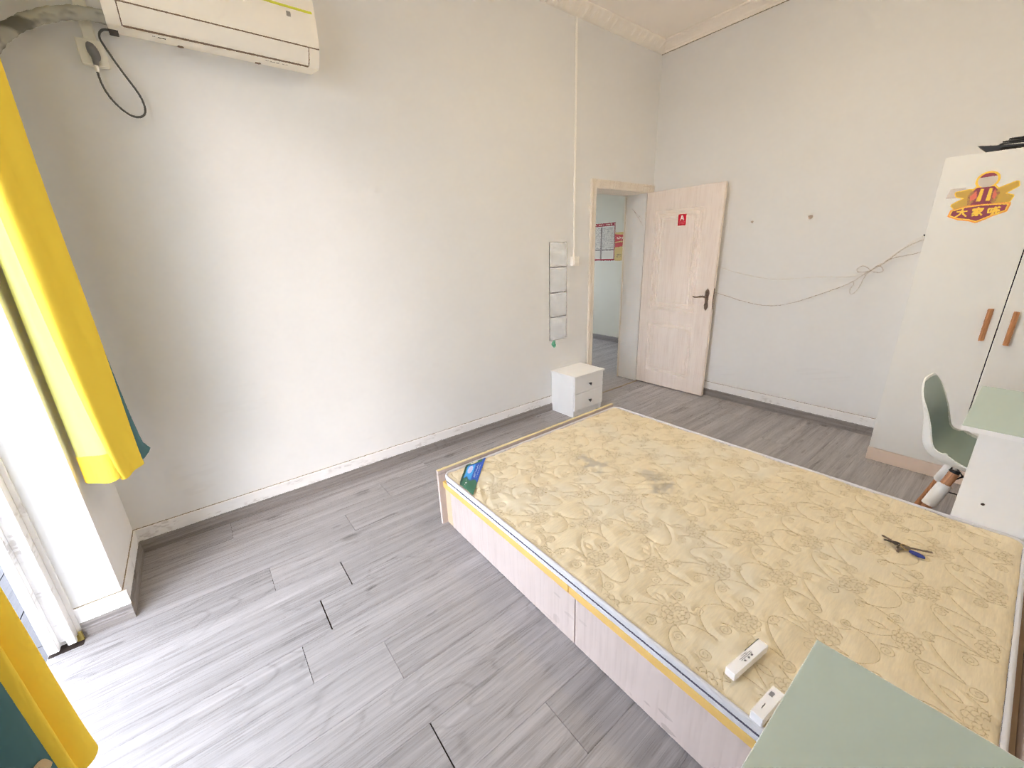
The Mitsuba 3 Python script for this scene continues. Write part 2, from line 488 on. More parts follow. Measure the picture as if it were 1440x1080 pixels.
# skirting boards: grey vinyl with steps, a white painted band above
SK = [(0, 0), (0.014, 0), (0.014, 0.030), (0.0125, 0.0325), (0.0125, 0.046), (0.010, 0.0485), (0.010, 0.064), (0.006, 0.0734), (0, 0.0734)]
H1, H2 = 0.0734, 0.1458


def skirting(name, label, axis, sign, a0, a1, at):
    k = thing(name, label, kind='structure')
    cuts = [a0, a1]
    if name == 'baseboard_back':
        cuts = [a0, 1.123, 2.36, a1]
    for c0, c1 in zip(cuts[:-1], cuts[1:]):
        prof = [(at + sign * d, z) for d, z in SK]
        part(k, 'skirting', prism(prof, axis, c0 + 0.0008, c1 - 0.0008), 'skirting_vinyl')
    band = [(at, H1), (at + sign * 0.007, H1), (at + sign * 0.007, H2 - 0.003), (at + sign * 0.004, H2), (at, H2)]
    part(k, 'painted_band', prism(band, axis, a0, a1), 'trim_paint')
    line = [(at, H2), (at + sign * 0.0035, H2), (at + sign * 0.001, H2 + 0.003), (at, H2 + 0.003)]
    part(k, 'caulk_line', prism(line, axis, a0, a1), 'caulk')


skirting('baseboard_back', 'grey skirting board with white band under the long white wall', 'x', -1, 0.0, 3.5777, 0.0)
skirting('baseboard_right', 'grey skirting board with white band between door and wardrobe', 'y', -1, YF, 0.0, L)
skirting('baseboard_left', 'short grey skirting board with white band beside the balcony opening', 'y', 1, OY0 - 0.0, -0.0, 0.0)
skirting('baseboard_reveal', 'short grey skirting board with white band in the balcony reveal', 'x', -1, -0.15, 0.014, OY0)

# cornice: carved on the back wall, plain on the right wall
cz = 3.225
prof = [(0, cz), (0.010, cz), (0.014, cz + 0.012), (0.022, cz + 0.016), (0.030, cz + 0.03), (0.055, cz + 0.045), (0.078, cz + 0.05), (0.086, cz + 0.056), (0.10, cz + 0.058), (0.10, H), (0, H)]
t2 = thing('trim_2', 'plain plaster cornice along the top of the right wall', kind='structure')
scene[t2] = mikit.ply(prism([(L - d, z) for d, z in prof], 'y', YF, 0), 'ceiling_paint')
part(t2, 'bead', prism([(L - 0.112, H - 0.012), (L - 0.098, H - 0.012), (L - 0.098, H), (L - 0.112, H)], 'y', YF, -0.1), 'ceiling_paint')
part(t2, 'caulk_joint', prism([(L - 0.0095, cz - 0.0018), (L, cz - 0.0018), (L, cz), (L - 0.0095, cz)], 'y', YF, 0), 'caulk')  # thin caulk line where cornice meets wall
t3 = thing('trim_3', 'plaster cornice with carved leaves along the top of the long wall', kind='structure')
xs = np.linspace(0, L, 900)
pv = np.array([(0, cz), (0.008, cz + 0.002), (0.02, cz + 0.012), (0.035, cz + 0.024), (0.05, cz + 0.036), (0.065, cz + 0.045), (0.08, cz + 0.052), (0.09, cz + 0.056), (0.10, cz + 0.06), (0.10, H)])
V = np.zeros((len(xs), len(pv), 3))
for j, (d, z) in enumerate(pv):
    s = j / (len(pv) - 1)
    w = math.sin(math.pi * min(1, s * 1.15)) if s < 0.87 else 0
    ph = xs / 0.085 * 2 * math.pi
    leaf = np.abs(np.sin(ph / 2 + 0.8 * math.sin(s * 3))) * 0.010 + np.cos(ph * 3 + s * 5) * 0.0025 + np.cos(ph + s * 6.0) * 0.003
    leaf = leaf * w * 1.6
    V[:, j] = np.c_[xs, -(d + leaf * 0.7), z - leaf * 0.7]
scene[t3] = mikit.ply(grid_mesh(V), 'ceiling_paint', smooth=True)

# ------------------------------------------------------------------ door
d1 = thing('door_1', 'open pale wood-grain panel door standing in front of the right wall', kind='structure')
CX0, CZ1 = 3.5777, 2.098
def casing_ring(w0, w1):
    return sbox(CX0 + w0, 0, L, CZ1 - w0).difference(sbox(CX0 + w1, -1, 9, CZ1 - w1))
cas = cat(on_back(casing_ring(0, 0.0703).intersection(sbox(0, 0, DX1 + 0.02, 9)).union(sbox(DX1 + 0.02, DZ + 0.004, L, CZ1)), 0.012),
          on_back(casing_ring(0.004, 0.020).intersection(sbox(0, 0, L, 9)), 0.018, -0.0),
          on_back(casing_ring(0.028, 0.044), 0.016, -0.0))
part(d1, 'casing', cas, 'casing_wood')
part(d1, 'jamb', bx(DX1, DX1 + 0.03, 0.0, WT, 0.004, DZ, 0.002), 'door_wood')
part(d1, 'jamb', bx(DX0 - 0.03, DX0 + 0.002, 0.0, WT, 0.0, DZ, 0.002), 'casing_wood')
part(d1, 'head_jamb', bx(DX0, DX1, 0.0, WT, DZ - 0.002, DZ + 0.03, 0.002), 'casing_wood')
part(d1, 'door_stop', bx(DX1 - 0.012, DX1, WT - 0.012, WT + 0.004, 0.0, DZ, 0.001), 'casing_wood')
LX, LT, LY0, LY1, LZ0, LZ1 = DX1, 0.040, -0.006, -0.800, 0.010, 2.022
leaf = cat(bx(LX + 0.001, LX + LT, LY0, LY1, LZ0, LZ1, 0.003))
part(d1, 'leaf', leaf, 'door_wood')


def bead(y0, y1, z0, z1, w, h):
    lo, hi = min(y0, y1), max(y0, y1)
    out = sbox(lo, z0, hi, z1)
    rings = [on_right(out.buffer(-w * a, join_style=2).difference(out.buffer(-w * b, join_style=2)), h * hh, LX + 0.0012) for a, b, hh in ((0, 1, 0.35), (0.2, 0.75, 0.7), (0.38, 0.6, 1.0))]
    return cat(*rings)


part(d1, 'panel_moulding', bead(-0.124, -0.626, 0.852, 1.835, 0.030, 0.0028), 'door_wood')
part(d1, 'panel_moulding', bead(-0.124, -0.626, 0.17, 0.705, 0.030, 0.0028), 'door_wood')
part(d1, 'panel_field', bead(-0.185, -0.565, 0.91, 1.775, 0.02, 0.0025), 'door_wood')
for z in (0.25, 1.10, 1.80):
    part(d1, 'hinge', cat(tube([(LX - 0.004, -0.001, z - 0.045), (LX - 0.004, -0.001, z + 0.045)], 0.0045, 8)), 'casing_wood')


def handle(x, s, name):
    yc, z0, z1 = -0.747, 0.884, 1.096
    w = 0.021
    pl = Polygon([(yc, z0), (yc + w * 0.8, z0 + 0.026), (yc + w, z0 + 0.05), (yc + w * 0.72, z0 + 0.075), (yc + w * 0.72, z1 - 0.075), (yc + w, z1 - 0.05), (yc + w * 0.8, z1 - 0.020), (yc, z1),
                  (yc - w * 0.8, z1 - 0.020), (yc - w, z1 - 0.05), (yc - w * 0.72, z1 - 0.075), (yc - w * 0.72, z0 + 0.075), (yc - w, z0 + 0.05), (yc - w * 0.8, z0 + 0.026)])
    h = part(d1, 'handle', cat(place(extr(pl, 0.006), (0, 1, 0), (0, 0, 1), (s, 0, 0), (x, 0, 0)), place(extr(pl.buffer(-0.006), 0.009), (0, 1, 0), (0, 0, 1), (s, 0, 0), (x, 0, 0))), 'antique_metal', label='antique bronze lever handle with long back plate')
    pts = spline([(x + s * 0.045, yc + 0.004, 1.020), (x + s * 0.05, yc + 0.03, 1.024), (x + s * 0.05, yc + 0.07, 1.016), (x + s * 0.047, yc + 0.118, 1.018)], 20)
    add(h + '__lever', cat(rod((x + s * 0.006, yc, 1.020), (x + s * 0.05, yc, 1.020), 0.010), tube(pts, np.linspace(0.0095, 0.006, 20), 10)), 'antique_metal', 30)
    add(h + '__keyhole', rod((x + s * 0.008, yc, 0.955), (x + s * 0.0115, yc, 0.955), 0.007), 'dark_metal', 30)
    add(h + '__rosette', rod((x + s * 0.008, yc, 1.062), (x + s * 0.0125, yc, 1.062), 0.006), 'dark_metal', 30)


handle(LX + 0.001, -1, 'handle')
handle(LX + LT, 1, 'handle')
part(d1, 'lock_plate', bx(LX + 0.012, LX + 0.030, LY1 - 0.0012, LY1, 0.90, 1.10, 0.0004), 'antique_metal')
part(d1, 'closer_bracket', bx(DX0 + 0.02, DX0 + 0.09, WT - 0.05, WT - 0.005, DZ - 0.045, DZ - 0.004, 0.004), 'black_plastic')
for a, b in (((4.438, 0.172, 1.888), (4.438, 0.036, 1.775)), ((4.438, 0.158, 1.88), (4.438, 0.014, 1.705))):
    k = unique('thread')
    scene[k] = mikit.ply(rod(a, b, 0.0012, sides=6), 'cord')
    labels[k] = {'label': ('upper' if COUNT['thread'] == 1 else 'lower') + ' of two thin slanting threads on the right door jamb', 'category': 'thread'}

sg = thing('door_sign', 'small red sign with white letter A on the open door', 'sign')
part(sg, 'plate', on_right(rrect(-0.457, -0.374, 1.684, 1.787, 0.004), 0.002, LX + 0.0006), 'sign_red')
tm = meshkit.text_mesh('A', 0.046, 0.0008, bold=True)
c = tm.bounds.mean(0)
tm.apply_translation([-c[0], -c[1], 0])
part(sg, 'letter', place(tm, (0, -1, 0), (0, 0, 1), (-1, 0, 0), (LX - 0.0012, -0.4155, 1.753)), 'sign_white')
bars = [on_right(sbox(-0.4155 - w / 2 + o, z, -0.4155 + w / 2 + o, z + 0.0085), 0.0008, LX - 0.0012) for w, o, z in ((0.010, 0.025, 1.711), (0.012, 0.010, 1.711), (0.011, -0.006, 1.711), (0.012, -0.022, 1.711), (0.012, 0.022, 1.697), (0.034, -0.010, 1.697))]
part(sg, 'small_print', cat(*bars), 'sign_pink')

# ------------------------------------------------------------------ hall beyond the door
hw = thing('wall_hall', 'grey-white hallway wall seen through the doorway', kind='structure')
scene[hw] = mikit.ply(bx(5.95, 6.1, WT, 3.4, 0, H), 'hall_paint')
hw2 = thing('wall_hall_end', 'far hallway wall, unseen, with an opening added to light the hall', kind='structure')
scene[hw2] = mikit.ply(place(extr(sbox(3.0, 0, 6.1, H).difference(sbox(3.9, 0.9, 5.4, 2.3)), 0.15), (1, 0, 0), (0, 0, 1), (0, -1, 0), (0, 3.4, 0)), 'hall_paint')  # opening is added so that sky light reaches the hall
hw3 = thing('wall_hall_left', 'hallway side wall out of sight', kind='structure')
scene[hw3] = mikit.ply(bx(3.0, 3.15, WT, 3.25, 0, H), 'hall_paint')
bh = thing('baseboard_hall', 'grey skirting board of the hallway wall', kind='structure')
scene[bh] = mikit.ply(prism([(5.95 - d, z * 1.15) for d, z in SK], 'y', WT, 3.25), 'skirting_vinyl')


def poster(name, label, y0, y1, z0, z1, m):
    k = thing(name, label, 'poster')
    n = 12
    yy, zz = np.meshgrid(np.linspace(y0, y1, n), np.linspace(z0, z1, n), indexing='ij')
    wav = 0.003 + 0.002 * np.sin(zz * 17 + yy * 9) ** 2
    V = np.stack([5.95 - wav, yy, zz], -1)
    u = (y1 - yy) / (y1 - y0)
    uv = np.stack([u, (zz - z0) / (z1 - z0)], -1).reshape(-1, 2)
    g = grid_mesh(V)
    bk = grid_mesh(np.stack([5.9498 + 0 * wav, yy, zz], -1))
    mm = cat(g, bk)
    scene[k] = mikit.ply(mm, m, smooth=True, uv=np.vstack([uv, uv]))


poster('notice_poster', 'printed notice with dark red header on hallway wall, left of the red poster', 1.572, 2.10, 1.308, 1.875, 'poster_print')
poster('notice_poster', 'red and yellow poster on hallway wall, right of the printed notice', 1.375, 1.566, 1.305, 1.728, 'poster_print_two')

# ------------------------------------------------------------------ balcony door frame and balcony
d2 = thing('door_2', 'white painted balcony door frame with chipped paint', kind='structure')
chips = np.random.default_rng(3)
for (x0, x1, dy, z0) in ((-0.250, -0.218, 0.050, 0.012), (-0.218, -0.192, 0.022, 0.03), (-0.192, -0.166, 0.046, 0.018), (-0.166, -0.150, 0.008, 0.0)):
    part(d2, 'post', bx(x0, x1, OY0 - dy, OY0 + 0.002, z0, OZ, 0.002), 'frame_paint')
    part(d2, 'post', bx(x0, x1, OY1 - 0.002, OY1 + dy, z0, OZ, 0.002), 'frame_paint')
part(d2, 'head', bx(-0.250, -0.166, OY0 - 0.04, OY1 + 0.04, OZ - 0.05, OZ + 0.002, 0.002), 'frame_paint')
part(d2, 'dirt_shade_patch', bx(-0.254, -0.150, OY0 - 0.052, OY0, 0.0, 0.0012), 'dirt_and_shade', label='dark patch of dirt and painted shade under the posts')  # thin dark sheet: floor dirt plus painted shade beneath the raised posts
part(d2, 'foam_crumb', cat(*[bx(-0.19 + dx, -0.178 + dx, OY0 - 0.03, OY0 - 0.02, 0.006, 0.014 + dz, 0.002) for dx, dz in ((0, 0), (0.02, 0.02), (0.03, 0.035))]), 'foam_yellow')

bf = thing('balcony_floor', 'dark grey wood-look tiles of the balcony floor', kind='structure')
part(bf, 'screed', bx(-1.9, -0.25, -3.2, 1.6, -0.16, -0.012), 'subfloor')
TL, TW = 0.62, 0.155
for i in range(10):
    x1 = -0.252 - i * TW
    o = (i % 3) * 0.2
    ys = [-3.2] + [y for y in np.arange(-3.2 + 0.25 + o, 1.6, TL)] + [1.6]
    for a, b in zip(ys[:-1], ys[1:]):
        m = bx(x1 - TW + 0.004, x1, a + 0.002, b - 0.002, -0.012, -0.004)
        v = np.array(m.vertices)
        off = rng.integers(0, 40, 2) * 10.0 + 3.0
        part(bf, 'tile', m, 'balcony_tile', uv=np.c_[v[:, 1] - a + off[0], v[:, 0] - x1 + off[1]])

bw = thing('wall_balcony_added', 'unseen grey balcony side wall added to shape the daylight', kind='structure')
scene[bw] = mikit.ply(bx(-1.25, -0.25, -3.2, -3.0, -0.012, 3.1), 'render_grey')  # unseen wall, added to hold back daylight from that side

# ------------------------------------------------------------------ curtains
def sheet(bottom, top, z0, z1, nz=60, ns=90, flare=0.55, ripple=0.004, seed=0):
    b, t = spline(bottom, ns), spline(top, ns)
    zz = np.linspace(z0, z1, nz)
    V = np.zeros((nz, ns, 3))
    s = np.linspace(0, 1, ns)
    for i, z in enumerate(zz):
        w = ((z - z0) / (z1 - z0)) ** flare
        xy = b * (1 - w) + t * w
        tg = np.gradient(xy, axis=0)
        nrm = np.c_[tg[:, 1], -tg[:, 0]] / (np.linalg.norm(tg, axis=1, keepdims=True) + 1e-9)
        rp = ripple * np.sin(s * 17 + z * 2.2 + seed) * np.sin(z * 3.1 + seed * 2 + s * 4)
        xy = xy + nrm * rp[:, None]
        zr = z + (0.006 * np.sin(s * 9 + seed) if i == 0 else 0)
        V[i] = np.c_[xy, np.full(ns, 1.0) * zr]
    return V


ZT = 3.00
ca = thing('curtain', 'yellow and teal curtain bunched against the wall corner under the air conditioner', 'curtain', 'curtains at the balcony door')
Vl = sheet([(0.012, -0.475), (0.03, -0.505), (0.075, -0.532), (0.112, -0.545), (0.135, -0.505), (0.12, -0.46)], [(0.03, -0.475), (0.05, -0.50), (0.08, -0.52), (0.11, -0.53), (0.13, -0.50), (0.12, -0.46)], 0.66, ZT, seed=1)
part(ca, 'panel', grid_mesh(Vl), 'curtain_backlit', True, 'fold of the yellow cloth, backlight put into its pale lime colour')
Vh = Vl[:4].copy()
tgx = np.gradient(Vh, axis=1)
nn = np.cross(tgx, [0, 0, 1.0]); nn /= np.linalg.norm(nn, axis=2, keepdims=True)
part(ca, 'hem', grid_mesh(Vh + nn * 0.0025), 'curtain_yellow', True)
Vy = sheet([(0.09, -0.475), (0.12, -0.515), (0.131, -0.532), (0.152, -0.508), (0.17, -0.47), (0.192, -0.434), (0.175, -0.395), (0.135, -0.37)],
           [(0.05, -0.50), (0.07, -0.57), (0.09, -0.585), (0.125, -0.55), (0.16, -0.485), (0.192, -0.434), (0.175, -0.395), (0.135, -0.37)], 0.655, ZT, seed=2)
part(ca, 'panel', grid_mesh(Vy), 'curtain_yellow', True, 'bright yellow front fold')
Vt = sheet([(0.14, -0.385), (0.18, -0.36), (0.205, -0.30), (0.210, -0.255), (0.19, -0.225), (0.14, -0.20)], [(0.12, -0.40), (0.14, -0.385), (0.155, -0.34), (0.15, -0.30), (0.13, -0.27), (0.10, -0.25)], 0.66, ZT, flare=0.32, seed=3)
part(ca, 'panel', grid_mesh(Vt), 'curtain_teal', True, 'dusty teal rear fold')

cb = thing('curtain', 'yellow and teal curtain in the near left corner of the photo', 'curtain', 'curtains at the balcony door')
Vy = sheet([(0.03, -1.80), (0.08, -1.775), (0.13, -1.80), (0.175, -1.808), (0.200, -1.829), (0.196, -1.852), (0.165, -1.872), (0.12, -1.88)],
           [(0.03, -1.83), (0.07, -1.81), (0.105, -1.83), (0.13, -1.835), (0.145, -1.852), (0.14, -1.872), (0.125, -1.885), (0.09, -1.89)], 0.66, ZT, flare=0.75, seed=4)
part(cb, 'panel', grid_mesh(Vy), 'curtain_yellow', True, 'bright yellow fold')
Vs = sheet([(0.12, -1.90), (0.165, -1.895), (0.196, -1.903), (0.206, -1.922), (0.198, -1.937)], [(0.09, -1.91), (0.12, -1.91), (0.145, -1.917), (0.152, -1.93), (0.148, -1.942)], 0.655, ZT, flare=0.8, seed=5, ns=40)
part(cb, 'edge_band', grid_mesh(Vs), 'curtain_yellow', True)
tb0 = [(0.199, -1.938), (0.17, -1.97), (0.13, -2.00), (0.15, -2.06), (0.18, -2.10), (0.11, -2.16), (0.06, -2.2)]
tt0 = [(0.149, -1.943), (0.13, -1.975), (0.10, -2.01), (0.12, -2.06), (0.14, -2.10), (0.09, -2.16), (0.06, -2.2)]
Vt = sheet(tb0, tt0, 0.66, ZT, flare=0.8, seed=6, ripple=0.002)
part(cb, 'panel', grid_mesh(Vt), 'curtain_teal', True, 'dark teal fold with pale leaf print')
lf = []
for (s0, z0, ang, ln) in ((0.008, 0.778, 0.5, 0.042), (0.14, 0.80, 0.5, 0.07), (0.28, 0.86, 0.2, 0.09), (0.5, 1.15, 0.6, 0.09), (0.75, 0.95, 0.3, 0.09), (0.2, 1.45, 0.4, 0.09)):
    n = 14
    q = np.linspace(0, 1, n)
    W = np.zeros((n, 3, 3))
    for a, qq in enumerate(q):
        for b_, sd in enumerate((-1, 0, 1)):
            s = s0 + qq * ln * math.cos(ang) * 2.2 + sd * 0.012 * math.sin(ang) * math.sin(math.pi * qq) * 2
            z = z0 + qq * ln * math.sin(ang) - sd * 0.013 * math.sin(math.pi * qq)
            fi = (z - 0.66) / (ZT - 0.66) * (Vt.shape[0] - 1)
            fj = np.clip(s, 0, 1) * (Vt.shape[1] - 1)
            i0, j0 = min(int(fi), Vt.shape[0] - 2), min(int(fj), Vt.shape[1] - 2)
            u_, v_ = fi - i0, fj - j0
            P = (Vt[i0, j0] * (1 - u_) + Vt[i0 + 1, j0] * u_) * (1 - v_) + (Vt[i0, j0 + 1] * (1 - u_) + Vt[i0 + 1, j0 + 1] * u_) * v_
            W[a, b_] = P + np.array([0.0018, -0.0018, 0])
    lf.append(grid_mesh(W))
for m in lf:
    part(cb, 'printed_leaf', m, 'leaf_print')
cr = thing('curtain_rod', 'plain white curtain rod above the balcony opening', 'curtain rod')
part(cr, 'rod', rod((0.10, -0.06, ZT + 0.022), (0.10, -2.6, ZT + 0.022), 0.014), 'plastic_white', 30)
for y in (-0.15, -2.5):
    part(cr, 'bracket', cat(bx(0.0, 0.10, y - 0.01, y + 0.01, ZT + 0.015, ZT + 0.03, 0.002), bx(0.0, 0.006, y - 0.02, y + 0.02, ZT + 0.0, ZT + 0.055, 0.002)), 'plastic_white')

# ------------------------------------------------------------------ air conditioner, pipe, socket, trunking
ac = thing('air_conditioner', 'white wall-mounted air conditioner at the top left of the long wall', 'air conditioner')
AX0, AX1 = 0.490, 1.298
body = [(0, 2.450), (-0.135, 2.428), (-0.150, 2.432), (-0.166, 2.444), (-0.186, 2.470), (-0.199, 2.496), (-0.204, 2.53), (-0.206, 2.60), (-0.202, 2.68), (-0.192, 2.715), (-0.17, 2.73), (0, 2.73)]
part(ac, 'body', prism(body, 'x', AX0, AX1), 'ac_white', 25)
pan = [(-0.1985, 2.4995), (-0.206, 2.53), (-0.2085, 2.60), (-0.2045, 2.68), (-0.195, 2.716), (-0.17, 2.733), (-0.17, 2.70), (-0.19, 2.66), (-0.19, 2.51)]
part(ac, 'front_panel', prism(pan, 'x', AX0 - 0.001, AX1 + 0.001), 'ac_white', 25)
part(ac, 'panel_seam', prism([(-0.1975, 2.4945), (-0.2005, 2.4945), (-0.2015, 2.4985), (-0.19, 2.4985)], 'x', AX0, AX1), 'ac_line')
flap = [(-0.1535, 2.434), (-0.168, 2.4445), (-0.188, 2.470), (-0.2005, 2.493), (-0.192, 2.493), (-0.160, 2.445)]
part(ac, 'louver', prism(flap, 'x', AX0 + 0.05, AX1 - 0.052), 'ac_white', 25)
part(ac, 'louver_gap', cat(prism([(-0.146, 2.4285), (-0.154, 2.4325), (-0.150, 2.4345)], 'x', AX0 + 0.05, AX1 - 0.052),
                           *[prism([(-0.150, 2.431), (-0.167, 2.4432), (-0.187, 2.4685), (-0.2000, 2.494), (-0.194, 2.494), (-0.16, 2.445)], 'x', x, x + 0.004) for x in (AX0 + 0.046, AX1 - 0.052)]), 'ac_line')
part(ac, 'display', bx(1.168, 1.186, -0.2105, -0.206, 2.600, 2.620, 0.001), 'ac_grey')
part(ac, 'trim_strip', cat(*[prism([(-0.2080, 2.634 + d), (-0.2105, 2.6365 + d), (-0.2105, 2.6415 + d), (-0.207, 2.645 + d)], 'x', x0, x1) for x0, x1, d in ((1.03, 1.10, 0.001), (1.10, 1.19, 0.0), (1.19, 1.285, 0.0))]), 'ac_chrome_reflection', label='chrome strip with the curtain reflection put into its lime colour')
zb = lambda y: 2.450 + (-y) * (2.428 - 2.450) / 0.135
part(ac, 'printed_mark', bx(0.650, 0.676, -0.112, -0.100, zb(-0.106) - 0.0006, zb(-0.106) + 0.003), 'dark_metal')
for x0, x1 in ((0.632, 0.642), (1.06, 1.075), (1.08, 1.10), (1.107, 1.12), (1.135, 1.143), (1.15, 1.158)):
    part(ac, 'printed_mark', bx(x0, x1, -0.115, -0.105, zb(-0.110) - 0.0006, zb(-0.11) + 0.003), 'ac_grey')
for x in (0.72, 1.03):
    part(ac, 'catch', bx(x, x + 0.024, -0.03, -0.012, zb(-0.02) - 0.004, zb(-0.02) + 0.004, 0.002), 'ac_line')
part(ac, 'pipe_port', bx(AX0 - 0.001, AX0 + 0.03, -0.07, -0.01, zb(-0.04) - 0.008, zb(-0.04) + 0.002, 0.002), 'dark_metal')

hp = spline([(0.492, -0.062, 2.478), (0.40, -0.068, 2.470), (0.30, -0.074, 2.432), (0.20, -0.082, 2.365), (0.12, -0.09, 2.27), (0.05, -0.085, 2.16), (0.0, -0.08, 2.09)], 70)
rr = 0.0235 + 0.0014 * np.sin(np.arange(70) * 1.9) + 0.001 * np.sin(np.arange(70) * 0.77)
hz = thing('insulated_pipe', 'grey wrapped insulated pipe running from the air conditioner towards the curtain', 'pipe')
scene[hz] = mikit.ply(tube(hp, rr, 16), 'hose_wrap', smooth=True)

sk = thing('wall_socket', 'square cream wall socket under the left end of the air conditioner', 'wall socket')
part(sk, 'back_box', bx(0.374, 0.460, -0.028, 0, 2.307, 2.396, 0.003), 'plastic_cream')
part(sk, 'cover_plate', bx(0.372, 0.462, -0.034, -0.0265, 2.305, 2.398, 0.003), 'plastic_cream')
t = thing('cable_trunking', 'cream trunking rising behind the grey pipe above the wall socket', 'trunking')
scene[t] = mikit.ply(bx(0.400, 0.440, -0.018, 0, 2.397, cz, 0.003), 'plastic_cream')
pc = thing('power_cord', 'grey plug and looping cord hanging from the wall socket', 'power cord')
plug = trimesh.creation.icosphere(subdivisions=3)
plug.apply_scale([0.0185, 0.020, 0.034])
plug.apply_translation([0, 0, 0])
plug = place(plug, (0.97, 0, 0.24), (0, 1, 0), (-0.24, 0, 0.97), (0.420, -0.044, 2.352))
part(pc, 'plug', cat(plug, tube([(0.420, -0.044, 2.33), (0.417, -0.045, 2.302)], [0.012, 0.0085], 12)), 'grey_rubber', 40)
part(pc, 'strain_relief', tube([(0.417, -0.045, 2.305), (0.4155, -0.045, 2.288), (0.415, -0.045, 2.278)], [0.0075, 0.007, 0.006], 10), 'plastic_white', 30)
cp = spline([(0.415, -0.045, 2.284), (0.416, -0.044, 2.245), (0.432, -0.042, 2.19), (0.462, -0.04, 2.148), (0.500, -0.038, 2.128), (0.530, -0.036, 2.140), (0.541, -0.036, 2.176), (0.527, -0.036, 2.235), (0.500, -0.038, 2.290),
             (0.478, -0.04, 2.340), (0.460, -0.038, 2.385), (0.454, -0.032, 2.420), (0.466, -0.030, 2.440), (0.494, -0.030, 2.446)], 110)
part(pc, 'cable', tube(cp, 0.0042, 10), 'dark_cable', True)

t = thing('cable_trunking', 'thin white cable trunking running from cornice to light switch', 'trunking')
scene[t] = mikit.ply(bx(3.356, 3.374, -0.012, 0, 1.430, cz + 0.004, 0.003), 'plastic_white')
sw = thing('light_switch', 'white light switch box left of the doorway', 'light switch')
part(sw, 'back_box', bx(3.322, 3.408, -0.034, 0, 1.352, 1.434, 0.003), 'plastic_white')
part(sw, 'rocker', bx(3.336, 3.394, -0.039, -0.033, 1.364, 1.422, 0.003), 'plastic_white')

# ------------------------------------------------------------------ mirror tiles
zs = [1.5655, 1.352, 1.130, 0.909, 0.690]
words = ['topmost', 'second from top', 'third from top', 'lowest']
for i in range(4):
    k = thing('mirror_tile', f'{words[i]} of four square mirror tiles on the wall above the nightstand', 'mirror', 'square mirror tiles on the wall')
    x0, x1, z0, z1 = 3.059, 3.278, zs[i + 1] + 0.002, zs[i] - 0.002
    part(k, 'edge', bx(x0, x1, -0.004, 0, z0, z1), 'mirror_edge')
    part(k, 'glass', bx(x0 + 0.0035, x1 - 0.0035, -0.0048, -0.0035, z0 + 0.003, z1 - 0.003), 'mirror')
gs = thing('sticker', 'small pale green sticker on the wall under the mirror tiles', 'sticker')
lp = unary_union([Point(3.108, 0.660).buffer(0.023), Point(3.122, 0.640).buffer(0.021), Point(3.118, 0.672).buffer(0.018)])
part(gs, 'shape', on_back(lp, 0.001), 'green_sticker')
part(gs, 'curl', on_back(LineString([(3.10, 0.648), (3.115, 0.636), (3.126, 0.648), (3.122, 0.668)]).buffer(0.004), 0.0016), 'green_dark')
for i, (y, z, rad) in enumerate(((-1.458, 1.678, 0.016), (-1.023, 1.673, 0.010))):
    k = thing('wall_plug', ('larger right-hand' if i == 0 else 'smaller left-hand') + ' round plug in the right wall above the strings', 'wall plug', 'round plugs in the right wall')
    pts = [(rad * (1 + 0.12 * math.sin(3 * a + i)) * math.cos(a) + y, rad * (1 + 0.12 * math.sin(3 * a + i)) * math.sin(a) + z) for a in np.linspace(0, 2 * math.pi, 20, endpoint=False)]
    scene[k] = mikit.ply(on_right(Polygon(pts), 0.003, L), 'spot_grey')

# ------------------------------------------------------------------ strings along the right wall
st = thing('string', 'thin cords strung from the door handle to the wardrobe along the right wall', 'string')
def pathx(pts):
    return [(x, y, z) for x, y, z in pts]
runs = [
    [(LX + 0.03, -0.802, 1.30), (4.50, -0.83, 1.283), (4.52, -1.03, 1.228), (4.525, -1.22, 1.196), (4.525, -1.42, 1.200), (4.525, -1.66, 1.222), (4.52, -1.86, 1.243), (4.51, -1.915, 1.278), (4.51, -1.99, 1.345), (4.51, -2.06, 1.425), (4.52, -2.15, 1.503)],
    [(LX + 0.05, -0.790, 1.060), (4.50, -0.83, 1.048), (4.52, -0.98, 1.005), (4.525, -1.15, 0.970), (4.525, -1.30, 0.966), (4.525, -1.47, 1.012), (4.525, -1.68, 1.11), (4.52, -1.82, 1.19), (4.515, -1.90, 1.262), (4.51, -1.985, 1.330), (4.51, -2.05, 1.405), (4.52, -2.12, 1.462), (4.53, -2.20, 1.49)],
    [(4.51, -1.925, 1.283), (4.51, -1.985, 1.338), (4.51, -2.03, 1.362), (4.515, -2.09, 1.378), (4.53, -2.20, 1.43)],
    [(4.51, -1.915, 1.272), (4.505, -1.88, 1.195), (4.505, -1.855, 1.118), (4.505, -1.832, 1.095), (4.505, -1.818, 1.125), (4.505, -1.832, 1.165), (4.51, -1.826, 1.190)],
    [(4.51, -1.93, 1.285), (4.50, -1.975, 1.295), (4.50, -1.985, 1.268), (4.50, -1.945, 1.262), (4.505, -1.915, 1.275), (4.50, -1.86, 1.305), (4.50, -1.84, 1.29), (4.505, -1.90, 1.268)],
]
for i, rpts in enumerate(runs):
    part(st, 'cord', tube(spline(rpts, 70), 0.0016, 6), 'cord' if i else 'cord_pale', True)
part(st, 'nail', rod((L, -2.152, 1.505), (L - 0.035, -2.152, 1.508), 0.005), 'black_metal', 30)

